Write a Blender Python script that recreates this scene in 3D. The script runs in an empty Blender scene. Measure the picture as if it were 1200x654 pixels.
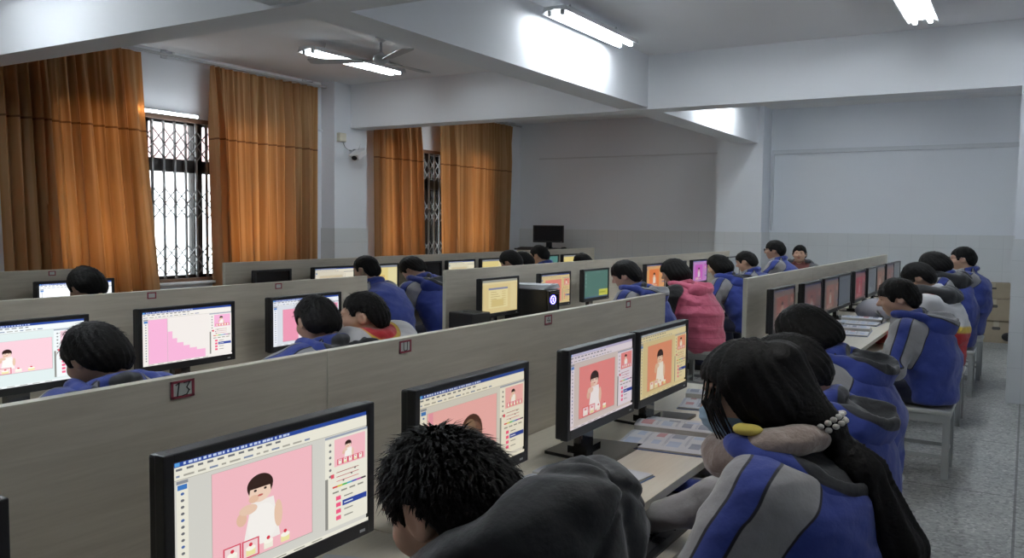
import bpy, bmesh, math, random
import numpy as np
from mathutils import Vector, Matrix

SC = bpy.context.scene
COL = SC.collection
PI = math.pi
R = math.radians
# heights: everything in the photograph is this much lower than it is wide, so
# every height below is given in real metres and built at this fraction
ZS = 0.8175
random.seed(4)
RNG = np.random.default_rng(7)


# ------------------------------------------------------------------ objects
def lin(c):
    if isinstance(c, str):
        c = [int(c[i:i + 2], 16) / 255 for i in (0, 2, 4)]
    return tuple((v / 12.92 if v <= .04045 else ((v + .055) / 1.055) ** 2.4) for v in c[:3])


def tag(o, label=None, cat=None, group=None, kind=None):
    if label: o['label'] = label
    if cat: o['category'] = cat
    if group: o['group'] = group
    if kind: o['kind'] = kind
    return o


def empty(name, loc=(0, 0, 0), rz=0, label=None, cat=None, group=None):
    o = bpy.data.objects.new(name, None)
    o.empty_display_size = .1
    COL.objects.link(o)
    o.location = (loc[0], loc[1], loc[2] * ZS)
    o.rotation_euler = (0, 0, rz)
    return tag(o, label, cat, group)


def link_mesh(name, me, mats, parent=None, loc=(0, 0, 0), rz=0):
    for m in (mats if isinstance(mats, (list, tuple)) else [mats]):
        me.materials.append(m)
    o = bpy.data.objects.new(name, me)
    COL.objects.link(o)
    o.location = (loc[0], loc[1], loc[2] * ZS)
    o.rotation_euler = (0, 0, rz)
    if parent is not None:
        o.parent = parent
    return o


def copy_tree(o, parent=None):
    c = o.copy()
    COL.objects.link(c)
    if parent is not None:
        c.parent = parent
    for ch in list(o.children):
        copy_tree(ch, c)
    return c


class MB:
    """collects simple solids and links them as ONE mesh object"""

    def __init__(s):
        s.bm = bmesh.new()
        s.col = None

    def _xf(s, vs, M):
        for v in vs:
            v.co = M @ v.co

    def box(s, x0, x1, y0, y1, z0, z1, bev=0, mi=0, M=None, seg=2):
        r = bmesh.ops.create_cube(s.bm, size=1)
        vs = r['verts']
        for v in vs:
            v.co = Vector(((x0 + x1) / 2 + v.co.x * (x1 - x0), (y0 + y1) / 2 + v.co.y * (y1 - y0), (z0 + z1) / 2 + v.co.z * (z1 - z0)))
        fs = set(f for v in vs for f in v.link_faces)
        if bev:
            es = set(e for f in fs for e in f.edges)
            rr = bmesh.ops.bevel(s.bm, geom=list(es), offset=bev, segments=seg, affect='EDGES', profile=.5)
            vs = set(v for f in rr['faces'] for v in f.verts) | set(v for v in vs if v.is_valid)
            fs = set(f for v in vs for f in v.link_faces)
        for f in fs:
            f.material_index = mi
        if M is not None:
            s._xf(set(vs), M)
        return s

    def quad(s, pts, mi=0):
        f = s.bm.faces.new([s.bm.verts.new(p) for p in pts])
        f.material_index = mi
        return f

    def prism(s, pts, axis, a, b, mi=0):
        """polygon given in the two other axes, extruded along axis from a to b"""
        def mk(p, t):
            return {'x': (t, p[0], p[1]), 'y': (p[0], t, p[1]), 'z': (p[0], p[1], t)}[axis]
        A = [s.bm.verts.new(mk(p, a)) for p in pts]
        B = [s.bm.verts.new(mk(p, b)) for p in pts]
        n = len(pts)
        fs = [s.bm.faces.new(A), s.bm.faces.new(B[::-1])]
        for i in range(n):
            fs.append(s.bm.faces.new((A[i], B[i], B[(i + 1) % n], A[(i + 1) % n])))
        for f in fs:
            f.material_index = mi
        return s

    def tube(s, pts, r, n=8, mi=0, cap=True):
        pts = [Vector(p) for p in pts]
        rs = r if isinstance(r, (list, tuple)) else [r] * len(pts)
        rings = []
        up = Vector((0, 0, 1))
        for i, p in enumerate(pts):
            d = (pts[min(i + 1, len(pts) - 1)] - pts[max(i - 1, 0)]).normalized()
            u = d.cross(up)
            if u.length < 1e-3:
                u = d.cross(Vector((1, 0, 0)))
            u.normalize()
            w = d.cross(u).normalized()
            rings.append([s.bm.verts.new(p + (u * math.cos(2 * PI * k / n) + w * math.sin(2 * PI * k / n)) * rs[i]) for k in range(n)])
        for a, b in zip(rings, rings[1:]):
            for k in range(n):
                f = s.bm.faces.new((a[k], a[(k + 1) % n], b[(k + 1) % n], b[k]))
                f.material_index = mi
                f.smooth = True
        if cap:
            s.bm.faces.new(rings[0][::-1]).material_index = mi
            s.bm.faces.new(rings[-1]).material_index = mi
        return s

    def lathe(s, prof, c=(0, 0, 0), n=24, mi=0):
        """profile of (radius, z) turned about the vertical through c"""
        rings = []
        for r, z in prof:
            rings.append([s.bm.verts.new((c[0] + r * math.cos(2 * PI * k / n), c[1] + r * math.sin(2 * PI * k / n), c[2] + z)) for k in range(n)])
        for a, b in zip(rings, rings[1:]):
            for k in range(n):
                f = s.bm.faces.new((a[k], a[(k + 1) % n], b[(k + 1) % n], b[k]))
                f.material_index = mi
                f.smooth = True
        s.bm.faces.new(rings[0][::-1]).material_index = mi
        s.bm.faces.new(rings[-1]).material_index = mi
        return s

    def build(s, name, mats, parent=None, loc=(0, 0, 0), rz=0):
        bmesh.ops.recalc_face_normals(s.bm, faces=list(s.bm.faces))
        for v in s.bm.verts:
            v.co.z *= ZS
        me = bpy.data.meshes.new(name)
        s.bm.to_mesh(me)
        s.bm.free()
        return link_mesh(name, me, mats, parent, loc, rz)


# ---------------------------------------------------------------- materials
def new_mat(name):
    m = bpy.data.materials.new(name)
    m.use_nodes = True
    nt = m.node_tree
    b = nt.nodes['Principled BSDF']
    return m, nt, b


def plain(name, c, rough=.6, metal=0, spec=.5, bump=0, bscale=200, var=0, vscale=8, coat=0):
    m, nt, b = new_mat(name)
    c = lin(c) if isinstance(c, str) else c
    b.inputs['Base Color'].default_value = (*c, 1)
    b.inputs['Roughness'].default_value = rough
    b.inputs['Metallic'].default_value = metal
    b.inputs['Specular IOR Level'].default_value = spec
    if coat:
        b.inputs['Coat Weight'].default_value = coat
    tc = nt.nodes.new('ShaderNodeTexCoord')
    if var:
        n = nt.nodes.new('ShaderNodeTexNoise')
        n.inputs['Scale'].default_value = vscale
        n.inputs['Detail'].default_value = 4
        nt.links.new(tc.outputs['Object'], n.inputs['Vector'])
        r = nt.nodes.new('ShaderNodeMapRange')
        r.inputs['To Min'].default_value = 1 - var
        r.inputs['To Max'].default_value = 1 + var
        nt.links.new(n.outputs['Fac'], r.inputs['Value'])
        mx = nt.nodes.new('ShaderNodeVectorMath')
        mx.operation = 'SCALE'
        mx.inputs[0].default_value = c
        nt.links.new(r.outputs['Result'], mx.inputs['Scale'])
        nt.links.new(mx.outputs['Vector'], b.inputs['Base Color'])
    if bump:
        n = nt.nodes.new('ShaderNodeTexNoise')
        n.inputs['Scale'].default_value = bscale
        n.inputs['Detail'].default_value = 3
        nt.links.new(tc.outputs['Object'], n.inputs['Vector'])
        bp = nt.nodes.new('ShaderNodeBump')
        bp.inputs['Strength'].default_value = bump
        bp.inputs['Distance'].default_value = .004
        nt.links.new(n.outputs['Fac'], bp.inputs['Height'])
        nt.links.new(bp.outputs['Normal'], b.inputs['Normal'])
    return m


def ramp(nt, fac, stops):
    r = nt.nodes.new('ShaderNodeValToRGB')
    e = r.color_ramp.elements
    while len(e) < len(stops):
        e.new(.5)
    for el_, (p, c) in zip(e, stops):
        el_.position = p
        el_.color = (*c, 1)
    nt.links.new(fac, r.inputs['Fac'])
    return r.outputs['Color']


def wood_mat(name, c1, c2, sc=(38, 2.2, 38), rough=.45):
    m, nt, b = new_mat(name)
    tc = nt.nodes.new('ShaderNodeTexCoord')
    mp = nt.nodes.new('ShaderNodeMapping')
    mp.inputs['Scale'].default_value = sc
    nt.links.new(tc.outputs['Object'], mp.inputs['Vector'])
    n = nt.nodes.new('ShaderNodeTexNoise')
    n.inputs['Scale'].default_value = 1.5
    n.inputs['Detail'].default_value = 6
    n.inputs['Roughness'].default_value = .65
    n.inputs['Distortion'].default_value = .6
    nt.links.new(mp.outputs['Vector'], n.inputs['Vector'])
    col = ramp(nt, n.outputs['Fac'], [(.3, c1), (.7, c2)])
    nt.links.new(col, b.inputs['Base Color'])
    b.inputs['Roughness'].default_value = rough
    return m


M = {}
M['wall'] = plain('white paint', (.70, .735, .785), .75, var=.03, vscale=1.5, bump=.08, bscale=60)
M['ceiling'] = plain('ceiling paint', (.78, .79, .81), .85, var=.03, vscale=1.2)
M['beam'] = plain('beam paint', (.74, .765, .80), .75, var=.02, vscale=2)
M['pipe'] = plain('white plastic pipe', (.55, .58, .62), .45)
M['laminate'] = wood_mat('grey oak laminate', (.50, .455, .375), (.61, .565, .475))
M['edge'] = plain('pale edge band', (.62, .60, .50), .4)
M['top'] = wood_mat('desk top laminate', (.64, .60, .50), (.73, .69, .59), rough=.35)
M['dark'] = plain('dark board', (.05, .045, .04), .6)
M['black'] = plain('black plastic', (.009, .009, .011), .42, bump=.05, bscale=500)
M['gloss'] = plain('black gloss plastic', (.008, .008, .010), .12, coat=.6)
M['offscreen'] = plain('screen switched off', (.006, .006, .008), .22)
M['stool'] = plain('stool laminate', (.47, .48, .46), .5, var=.08)
M['stoolleg'] = plain('pale grey stool legs', (.34, .355, .35), .5, var=.06)
M['steel'] = plain('grey painted steel', (.22, .23, .24), .45, metal=.4)
M['framed'] = plain('dark bronze aluminium', (.035, .03, .028), .4, metal=.3)
M['rustframe'] = plain('brown painted frame', (.16, .085, .05), .5)
M['grille'] = plain('grille steel', (.30, .30, .30), .4, metal=.6)
M['white'] = plain('white enamel', (.75, .76, .78), .35)
M['fan'] = plain('fan enamel', (.42, .44, .46), .45)
M['paper'] = plain('paper', (.62, .64, .68), .8)
M['pagedge'] = plain('page edges', (.50, .49, .45), .9, bump=.3, bscale=900)
M['cover'] = plain('blue cover print', (.10, .17, .36), .4)
M['print_blue'] = plain('light blue print', (.44, .52, .66), .6)
M['print_red'] = plain('red print', (.52, .28, .30), .6)
M['print_dark'] = plain('dark print', (.28, .31, .40), .6)
M['red'] = plain('label red', (.30, .045, .07), .6)
M['ink'] = plain('black ink', (.015, .02, .02), .7)
M['label'] = plain('label paper', (.55, .58, .55), .7)
M['card'] = plain('cardboard', (.30, .25, .18), .85, var=.12, vscale=6)
M['cardtape'] = plain('packing tape', (.38, .33, .25), .35)
M['bag'] = plain('grey bag cloth', (.30, .30, .33), .9, bump=.4, bscale=120, var=.1, vscale=20)
M['key'] = plain('key caps', (.018, .018, .020), .5)
M['legend'] = plain('key legends', (.45, .45, .45), .5)


def emit(name, c, s):
    m, nt, b = new_mat(name)
    b.inputs['Base Color'].default_value = (*c, 1)
    b.inputs['Emission Color'].default_value = (*c, 1)
    b.inputs['Emission Strength'].default_value = s
    return m


TUBE = 30
M['tube'] = emit('lit fluorescent tube', (.90, .96, 1.0), TUBE)
M['tube_fill'] = emit('weaker fill tube', (.95, .95, .92), 22)  # weaker emission for two of the added fill lamps
M['bar_glow'] = emit('glowing window bar', (.95, .98, 1.0), 6)  # glow of the bar added over the first window
M['led_red'] = emit('red diode', (1, .03, .05), 5)
M['led_blue'] = emit('blue diode', (.12, .10, 1), 6)


def screen_mat():
    m, nt, b = new_mat('lit screen')
    a = nt.nodes.new('ShaderNodeVertexColor')
    a.layer_name = 'pix'
    b.inputs['Base Color'].default_value = (.01, .01, .01, 1)
    b.inputs['Roughness'].default_value = .35
    b.inputs['Specular IOR Level'].default_value = .2
    nt.links.new(a.outputs['Color'], b.inputs['Emission Color'])
    b.inputs['Emission Strength'].default_value = .50
    return m


M['screen'] = screen_mat()


def floor_mat():
    m, nt, b = new_mat('grey terrazzo')
    tc = nt.nodes.new('ShaderNodeTexCoord')
    v = nt.nodes.new('ShaderNodeTexVoronoi')
    v.inputs['Scale'].default_value = 75
    nt.links.new(tc.outputs['Object'], v.inputs['Vector'])
    n = nt.nodes.new('ShaderNodeTexNoise')
    n.inputs['Scale'].default_value = 2.2
    n.inputs['Detail'].default_value = 5
    nt.links.new(tc.outputs['Object'], n.inputs['Vector'])
    sp = ramp(nt, v.outputs['Color'], [(.0, (.12, .125, .12)), (.35, (.30, .31, .30)), (.75, (.40, .41, .39)), (1, (.62, .62, .60))])
    st = ramp(nt, n.outputs['Fac'], [(.3, (.72, .72, .72)), (.7, (1, 1, 1))])
    mx = nt.nodes.new('ShaderNodeMix')
    mx.data_type = 'RGBA'
    mx.blend_type = 'MULTIPLY'
    mx.inputs['Factor'].default_value = 1
    nt.links.new(sp, mx.inputs['A'])
    nt.links.new(st, mx.inputs['B'])
    br = nt.nodes.new('ShaderNodeTexBrick')
    br.offset = 0
    br.inputs['Scale'].default_value = 1
    br.inputs['Brick Width'].default_value = 1.2
    br.inputs['Row Height'].default_value = 1.2
    br.inputs['Mortar Size'].default_value = .006
    br.inputs['Color1'].default_value = br.inputs['Color2'].default_value = (1, 1, 1, 1)
    br.inputs['Mortar'].default_value = (.35, .35, .35, 1)
    nt.links.new(tc.outputs['Object'], br.inputs['Vector'])
    m2 = nt.nodes.new('ShaderNodeMix')
    m2.data_type = 'RGBA'
    m2.blend_type = 'MULTIPLY'
    m2.inputs['Factor'].default_value = 1
    nt.links.new(mx.outputs['Result'], m2.inputs['A'])
    nt.links.new(br.outputs['Color'], m2.inputs['B'])
    nt.links.new(m2.outputs['Result'], b.inputs['Base Color'])
    b.inputs['Roughness'].default_value = .42
    return m


def tile_mat():
    m, nt, b = new_mat('pale wall tiles')
    tc = nt.nodes.new('ShaderNodeTexCoord')
    mp = nt.nodes.new('ShaderNodeMapping')
    mp.inputs['Rotation'].default_value = (R(90), 0, 0)
    nt.links.new(tc.outputs['Object'], mp.inputs['Vector'])
    br = nt.nodes.new('ShaderNodeTexBrick')
    br.offset = 0
    br.inputs['Scale'].default_value = 1
    br.inputs['Brick Width'].default_value = .25
    br.inputs['Row Height'].default_value = .33 * ZS
    br.inputs['Mortar Size'].default_value = .003
    br.inputs['Color1'].default_value = (.60, .63, .645, 1)
    br.inputs['Color2'].default_value = (.62, .645, .66, 1)
    br.inputs['Mortar'].default_value = (.54, .565, .58, 1)
    nt.links.new(mp.outputs['Vector'], br.inputs['Vector'])
    nt.links.new(br.outputs['Color'], b.inputs['Base Color'])
    b.inputs['Roughness'].default_value = .3
    return m


M['floor'] = floor_mat()
M['tile'] = tile_mat()


def curtain_mat():
    m, nt, b = new_mat('gold striped curtain')
    out = nt.nodes['Material Output']
    uv = nt.nodes.new('ShaderNodeAttribute')
    uv.attribute_name = 'cloth'          # x: metres of cloth across, y: height
    sx = nt.nodes.new('ShaderNodeSeparateXYZ')
    nt.links.new(uv.outputs['Vector'], sx.inputs['Vector'])
    # woven stripes along the drop
    ml = nt.nodes.new('ShaderNodeMath')
    ml.operation = 'MULTIPLY'
    ml.inputs[1].default_value = 2 * PI / .19
    nt.links.new(sx.outputs['X'], ml.inputs[0])
    sn = nt.nodes.new('ShaderNodeMath')
    sn.operation = 'SINE'
    nt.links.new(ml.outputs[0], sn.inputs[0])
    mr = nt.nodes.new('ShaderNodeMapRange')
    mr.inputs['From Min'].default_value = -1
    nt.links.new(sn.outputs[0], mr.inputs['Value'])
    col = ramp(nt, mr.outputs['Result'], [(.25, (.35, .225, .095)), (.5, (.38, .25, .11)), (.75, (.42, .295, .15))])
    # stitched seam across, at 2.58 m
    sb = nt.nodes.new('ShaderNodeMath')
    sb.operation = 'SUBTRACT'
    sb.inputs[1].default_value = 2.575
    nt.links.new(sx.outputs['Y'], sb.inputs[0])
    ab = nt.nodes.new('ShaderNodeMath')
    ab.operation = 'ABSOLUTE'
    nt.links.new(sb.outputs[0], ab.inputs[0])
    lt = nt.nodes.new('ShaderNodeMath')
    lt.operation = 'LESS_THAN'
    lt.inputs[1].default_value = .010
    nt.links.new(ab.outputs[0], lt.inputs[0])
    mx = nt.nodes.new('ShaderNodeMix')
    mx.data_type = 'RGBA'
    nt.links.new(lt.outputs[0], mx.inputs['Factor'])
    nt.links.new(col, mx.inputs['A'])
    mx.inputs['B'].default_value = (.16, .09, .035, 1)
    nt.links.new(mx.outputs['Result'], b.inputs['Base Color'])
    b.inputs['Roughness'].default_value = .75
    tr = nt.nodes.new('ShaderNodeBsdfTranslucent')
    hs = nt.nodes.new('ShaderNodeMix')
    hs.data_type = 'RGBA'
    hs.blend_type = 'MULTIPLY'
    hs.inputs['Factor'].default_value = 1
    nt.links.new(mx.outputs['Result'], hs.inputs['A'])
    hs.inputs['B'].default_value = (1.55, .76, .38, 1)
    nt.links.new(hs.outputs['Result'], tr.inputs['Color'])
    ms = nt.nodes.new('ShaderNodeMixShader')
    ms.inputs['Fac'].default_value = .46
    nt.links.new(b.outputs['BSDF'], ms.inputs[1])
    nt.links.new(tr.outputs['BSDF'], ms.inputs[2])
    nt.links.new(ms.outputs['Shader'], out.inputs['Surface'])
    return m


M['curtain'] = curtain_mat()


def glass_mat():
    m, nt, b = new_mat('window glass')
    out = nt.nodes['Material Output']
    tp = nt.nodes.new('ShaderNodeBsdfTransparent')
    tp.inputs['Color'].default_value = (.93, .96, .95, 1)
    gl = nt.nodes.new('ShaderNodeBsdfGlossy')
    gl.inputs['Roughness'].default_value = .02
    fr = nt.nodes.new('ShaderNodeFresnel')
    ms = nt.nodes.new('ShaderNodeMixShader')
    nt.links.new(fr.outputs['Fac'], ms.inputs['Fac'])
    nt.links.new(tp.outputs[0], ms.inputs[1])
    nt.links.new(gl.outputs[0], ms.inputs[2])
    nt.links.new(ms.outputs[0], out.inputs['Surface'])
    return m


M['glass'] = glass_mat()
# ------------------------------------------------------------------ the room
XW, XR, YF, YB, ZC = -6.95, 1.1, -2.6, 11.74, 3.535      # window wall, right wall, front, back, ceiling
DADO = 1.52


def struct(name, mb, mats):
    return tag(mb.build(name, mats), kind='structure')


struct('floor', MB().box(XW - .3, XR + .2, YF - .2, YB + .2, -.12, 0), M['floor'])
struct('ceiling', MB().box(XW - .3, XR + .2, YF - .2, YB + .2, ZC, ZC + .12), M['ceiling'])
b = MB().box(XW, XR, YB, YB + .2, DADO, ZC)
struct('wall_back', b, M['wall'])
struct('wall_right', MB().box(XR, XR + .2, YF - .2, YB + .2, 0, ZC), M['wall'])
struct('wall_front', MB().box(XW - .3, XR, YF - .2, YF, 0, ZC), M['wall'])
struct('trim_1', MB().box(XW, XR, YB - .012, YB + .2, 0, DADO), M['tile'])
W1, W2, WB, WT = (4.06, 6.72), (8.2, 10.75), .885, 2.80
wl = MB()
for y0, y1 in ((YF, W1[0]), (W1[1], W2[0]), (W2[1], YB + .2)):
    wl.box(XW - .24, XW, y0, y1, 0, ZC)
for y0, y1 in (W1, W2):
    wl.box(XW - .24, XW, y0, y1, 0, WB)
    wl.box(XW - .24, XW, y0, y1, WT, ZC)
struct('wall_left', wl, M['wall'])
# columns, each with its tiled foot
PX = XW + .20
struct('trim_2', MB().box(XW, PX, 7.27, 7.82, DADO, ZC).box(XW, PX + .012, 7.258, 7.832, 0, DADO, mi=1), [M['wall'], M['tile']])
struct('trim_3', MB().box(-.085, XR, 7.44, 8.05, DADO, ZC).box(-.097, XR, 7.428, 8.062, 0, DADO, mi=1), [M['wall'], M['tile']])
struct('trim_4', MB().box(-3.63, -3.02, 11.34, YB, DADO, ZC).box(-3.642, -3.008, 11.328, YB, 0, DADO, mi=1), [M['wall'], M['tile']])
# beams
ZB = 2.93
struct('trim_5', MB().box(XW, XR, 3.16, 3.40, ZB, ZC), M['beam'])
struct('trim_6', MB().box(XW, XR, 7.54, 7.80, ZB, ZC), M['beam'])
struct('trim_7', MB().box(-3.37, -3.09, YF, YB, ZB + .02, ZC), M['beam'])
# picture rails and cable ducts on the back wall
struct('trim_8', MB().box(-6.6, -3.64, YB - .02, YB, 2.84, 2.865), M['pipe'])
struct('trim_9', MB().box(-3.0, -.05, YB - .03, YB, 2.80, 2.865), M['pipe'])
struct('trim_10', MB().box(-3.00, -2.97, YB - .03, YB, 1.55, 2.80), M['pipe'])
struct('trim_11', MB().box(XW, XW + .02, 6.72, 7.27, 2.86, 2.885), M['pipe'])


def window(n, y0, y1, open_panes):
    root = empty('window_%d' % n, (XW, (y0 + y1) / 2, WB))
    tag(root, kind='structure')
    yc = (y0 + y1) / 2
    w = y1 - y0
    h = WT - WB
    f = MB()
    f.box(-.14, -.06, -w / 2, w / 2, 0, .07)
    f.box(-.14, -.06, -w / 2, w / 2, h - .07, h)
    f.box(-.14, -.06, -w / 2, w / 2, h * .67, h * .67 + .15)
    for y in (-w / 2, w / 2 - .07):
        f.box(-.14, -.06, y, y + .07, 0, h)
    for y in open_panes:
        f.box(-.14, -.06, y - yc - .05, y - yc + .05, 0, h)
    f.build('window_frame', M['framed'], root)
    g = MB().box(-.104, -.098, -w / 2 + .03, w / 2 - .03, .03, h - .03)
    g.build('pane', M['glass'], root)
    MB().box(-.05, .09, -w / 2 - .05, w / 2 + .05, -.03, .0, bev=.006).build('window_sill', M['white'], root)
    rim = MB()
    rim.box(-.05, .015, -w / 2, w / 2, h - .05, h)
    rim.box(-.05, .015, -w / 2, -w / 2 + .04, 0, h)
    rim.box(-.05, .015, w / 2 - .04, w / 2, 0, h)
    rim.box(-.05, .015, -w / 2, w / 2, .0, .035)
    rim.build('grille_frame', M['rustframe'], root)
    # folding lattice: upright channels with three bands of crossed bars
    gr = MB()
    pit = .125
    n_ = int(w / pit)
    ys = [-w / 2 + .05 + i * (w - .1) / n_ for i in range(n_ + 1)]
    for y in ys:
        gr.box(-.036, -.018, y - .011, y + .011, .03, h - .04)
    for zc in (.26, .92, 1.60):
        for a, c in zip(ys, ys[1:]):
            for s in (-1, 1):
                for k in (0, 1):
                    z0 = zc + (k - .5) * .17
                    gr.tube([(-.012 + .004 * s, a, z0 - s * .085), (-.012 + .004 * s, c, z0 + s * .085)], .0065, 5)
    gr.build('lattice_grille', M['grille'], root)
    return root


window(1, *W1, (4.85, 5.02, 5.62))
window(2, *W2, (9.05, 9.36, 9.9))

# what stands outside, seen through the gaps: a pale building opposite
nb = empty('neighbouring_building', (-13.5, 8.5, -3), 0, 'pale building with a red roof seen through the barred windows', 'building')
MB().box(-3, 0, -12, 12, 0, 6.0).build('wall', plain('pale render', (.78, .76, .74), .9, var=.05, vscale=.8), nb)
MB().prism([(-3.4, 5.95), (.5, 5.95), (.1, 6.4), (-1.5, 7.6), (-3.0, 6.4)], 'y', -12.4, 12.4).build('roof', plain('faded red roof', (.42, .26, .25), .9, var=.25, vscale=3), nb)
for k in range(7):
    w_ = MB().box(0, .05, -10.5 + k * 3.4, -9.0 + k * 3.4, 3.2, 4.9).build('window', plain('grey shutter', (.45, .46, .46), .6), nb)

# ------------------------------------------------------------------ curtains
RAILZ = 3.44


def curtain(y0t, y1t, y0b, y1b, folds, label, x=-6.80, depth=.085, seed=0, tie=1.0, zb=.12):
    """cloth hung in folds from the rail; top and foot spans differ where it is drawn aside"""
    rg = random.Random(seed)
    nz, nu = 44, folds * 14
    ph = [rg.uniform(-.9, .9) for _ in range(folds + 1)]
    am = [rg.uniform(.30, 1.2) for _ in range(folds + 1)]
    wd = np.cumsum([0] + [rg.uniform(.45, 1.6) for _ in range(folds)])
    wd = wd / wd[-1]
    xs = np.arange(folds + 1) / folds
    V, F, UV = [], [], []
    for j in range(nz + 1):
        t = j / nz
        z = RAILZ - .02 - t * (RAILZ - .02 - zb)
        e = t ** tie
        y0 = y0t + (y0b - y0t) * e
        y1 = y1t + (y1b - y1t) * e
        for i in range(nu + 1):
            u = i / nu
            k = u * folds
            ki = min(int(k), folds - 1)
            fr = k - ki
            a = am[ki] * (1 - fr) + am[ki + 1] * fr
            p = ph[ki] * (1 - fr) + ph[ki + 1] * fr
            w = math.sin(2 * PI * k + p * (.3 + t))
            w2 = math.sin(2 * PI * k * .47 + 1.3 + seed) * .5 * t + .28 * math.sin(2 * PI * k * 2.3 + 4 * p + 2 * t) * max(0, 1 - t * .8)
            pinch = .45 + .55 * min(1, t * 5)
            off = depth * a * pinch * (w * (1 - .15 * w) + w2)
            uu = float(np.interp(u, xs, wd))
            yy = y0 + (y1 - y0) * (uu + .010 * math.sin(2 * PI * k * 2 + p) * t)
            V.append((x + off, yy, z * ZS))
            UV.append((uu * folds * .30 + .05 * w, z))
    for j in range(nz):
        for i in range(nu):
            a = j * (nu + 1) + i
            F.append((a, a + 1, a + nu + 2, a + nu + 1))
    me = bpy.data.meshes.new('curtain')
    me.from_pydata(V, [], F)
    at = me.attributes.new('cloth', 'FLOAT_VECTOR', 'POINT')
    at.data.foreach_set('vector', [c for p in UV for c in (p[0], p[1], 0)])
    me.shade_smooth()
    o = link_mesh('curtain', me, M['curtain'])
    return tag(o, label, 'curtain', 'gold curtains at the barred windows')


curtain(1.55, 3.50, 1.6, 3.52, 14, 'gold curtain at the far left edge of the photo, outside the window', seed=3)
curtain(3.60, 4.86, 3.68, 5.12, 13, 'gold curtain left of the first barred window, its edge sweeping aside', seed=1, tie=1.15)
curtain(5.60, 7.06, 5.70, 7.02, 14, 'wide gold curtain right of the first barred window, beside the column', seed=2)
curtain(8.02, 8.92, 8.10, 9.02, 10, 'gold curtain left of the second barred window, beside the security camera column', seed=4)
curtain(9.34, 11.24, 9.42, 11.10, 16, 'gold curtain right of the second barred window, near the back corner', seed=5)
for (a, c, lb) in ((1.4, 7.2, 'long white curtain rail over the first window, under the ceiling'), (7.85, 11.5, 'white curtain rail over the second window, behind the beam')):
    t = empty('curtain_rail', (XW, (a + c) / 2, RAILZ), 0, lb, 'curtain rail')
    w = c - a
    MB().box(.13, .16, -w / 2, w / 2, -.005, .022, bev=.004).build('track', M['fan'], t)
    for k in range(4):
        y = -w / 2 + .2 + k * (w - .4) / 3
        MB().box(0, .15, y - .012, y + .012, .03, .055).box(0, .012, y - .03, y + .03, .0, .09).build('bracket', M['pipe'], t)

# glowing bar added for the bright strip over the first window
t = empty('bright_bar', (XW + .06, 5.16, 2.80), 0, 'short lit white tube lamp mounted on top of the barred window', 'bright strip')
MB().box(-.02, .02, -.36, .36, .0, .035, bev=.004).build('bar_back', M['white'], t)
MB().tube([(.03, -.34, .012), (.03, .34, .012)], .016, 10).build('tube', M['bar_glow'], t)

# ------------------------------------------------------------------ lamps
LZ = 3.40


def ceiling_light(x, y, label, tube='tube'):
    t = empty('ceiling_light', (x, y, LZ), 0, label, 'ceiling light', 'twin tube ceiling lights')
    L = .63
    h = MB()
    h.prism([(-.105, .008), (-.085, .062), (.085, .062), (.105, .008), (.097, .008), (.06, .032), (-.06, .032), (-.097, .008)], 'y', -L, L)
    h.build('reflector_housing', M['white'], t)
    for s in (-1, 1):
        for e in (-1, 1):
            MB().box(s * .05 - .014, s * .05 + .014, e * (L - .03) - .014, e * (L - .03) + .014, -.012, .055, bev=.003).build('lamp_holder', M['fan'], t)
        MB().tube([(s * .05, -L + .045, .004), (s * .05, L - .045, .004)], .0165, 10).build('tube', M[tube], t)
    for e in (-1, 1):
        MB().tube([(0, e * .4, .07), (0, e * .4, ZC - LZ)], .008, 8).build('hanger', M['white'], t)
    return t


LIGHTS = [(-5.42, 6.12, 'lit twin tube light near the ceiling fan, above the left rows'),
          (-2.89, 5.95, 'lit twin tube light close beside the long middle beam, top centre of the photo'),
          (-.71, 6.22, 'lit twin tube light cut off by the top right of the photo'),
          (-5.25, 2.32, 'lit twin tube light over the near left corner, washing the front beam'),
          (-2.87, 1.30, 'added unseen twin tube light above and behind the camera, beside the long middle beam'),  # unseen lamp added to brighten the near rows
          (-.50, 2.05, 'added unseen twin tube light above the camera over the right hand aisle'),  # unseen lamp added to light the near partition and foreground
          (-5.4, 9.3, 'added unseen twin tube light over the back left seats, hidden by the cross beam'),  # unseen lamp added to lift the dark wall at the back
          (-.71, 9.55, 'added unseen twin tube light over the far right seats, hidden by the cross beam'),  # unseen lamp added as fill for the far end of the room
          (-2.82, 9.55, 'lit twin tube light behind the far cross beam, washing the rear beam')]
for x, y, lb in LIGHTS:
    ceiling_light(x, y, lb, 'tube_fill' if 'back left' in lb or 'right hand aisle' in lb else 'tube')

# ceiling fan
fan = empty('ceiling_fan', (-4.78, 5.72, ZC), 0, 'grey three bladed ceiling fan hanging beside a tube light', 'fan')
MB().lathe([(.05, 0), (.055, -.03), (.02, -.06)], n=18).build('canopy', M['fan'], fan)
MB().tube([(0, 0, -.05), (0, 0, -.19)], .012, 10).build('down_rod', M['fan'], fan)
MB().lathe([(.02, -.165), (.03, -.185), (.062, -.20), (.068, -.235), (.06, -.265), (.03, -.285)], n=28).build('motor_housing', M['fan'], fan)
for k, an in enumerate((-30, 88, 208)):
    Mx = Matrix.Rotation(R(an), 4, 'Z') @ Matrix.Translation((0, 0, -.255)) @ Matrix.Rotation(R(9), 4, 'X')
    bl = MB()
    P = [(.16, -.045), (.56, -.070), (.62, -.05), (.62, .05), (.56, .070), (.16, .045)]
    bl.prism(P, 'z', -.004, .004)
    bl._xf(bl.bm.verts, Mx)
    o = bl.build('blade', M['fan'], fan)
    br = MB()
    br.box(.08, .26, -.018, .018, .003, .012)
    br._xf(br.bm.verts, Mx)
    br.build('blade_arm', M['steel'], o)

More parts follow.
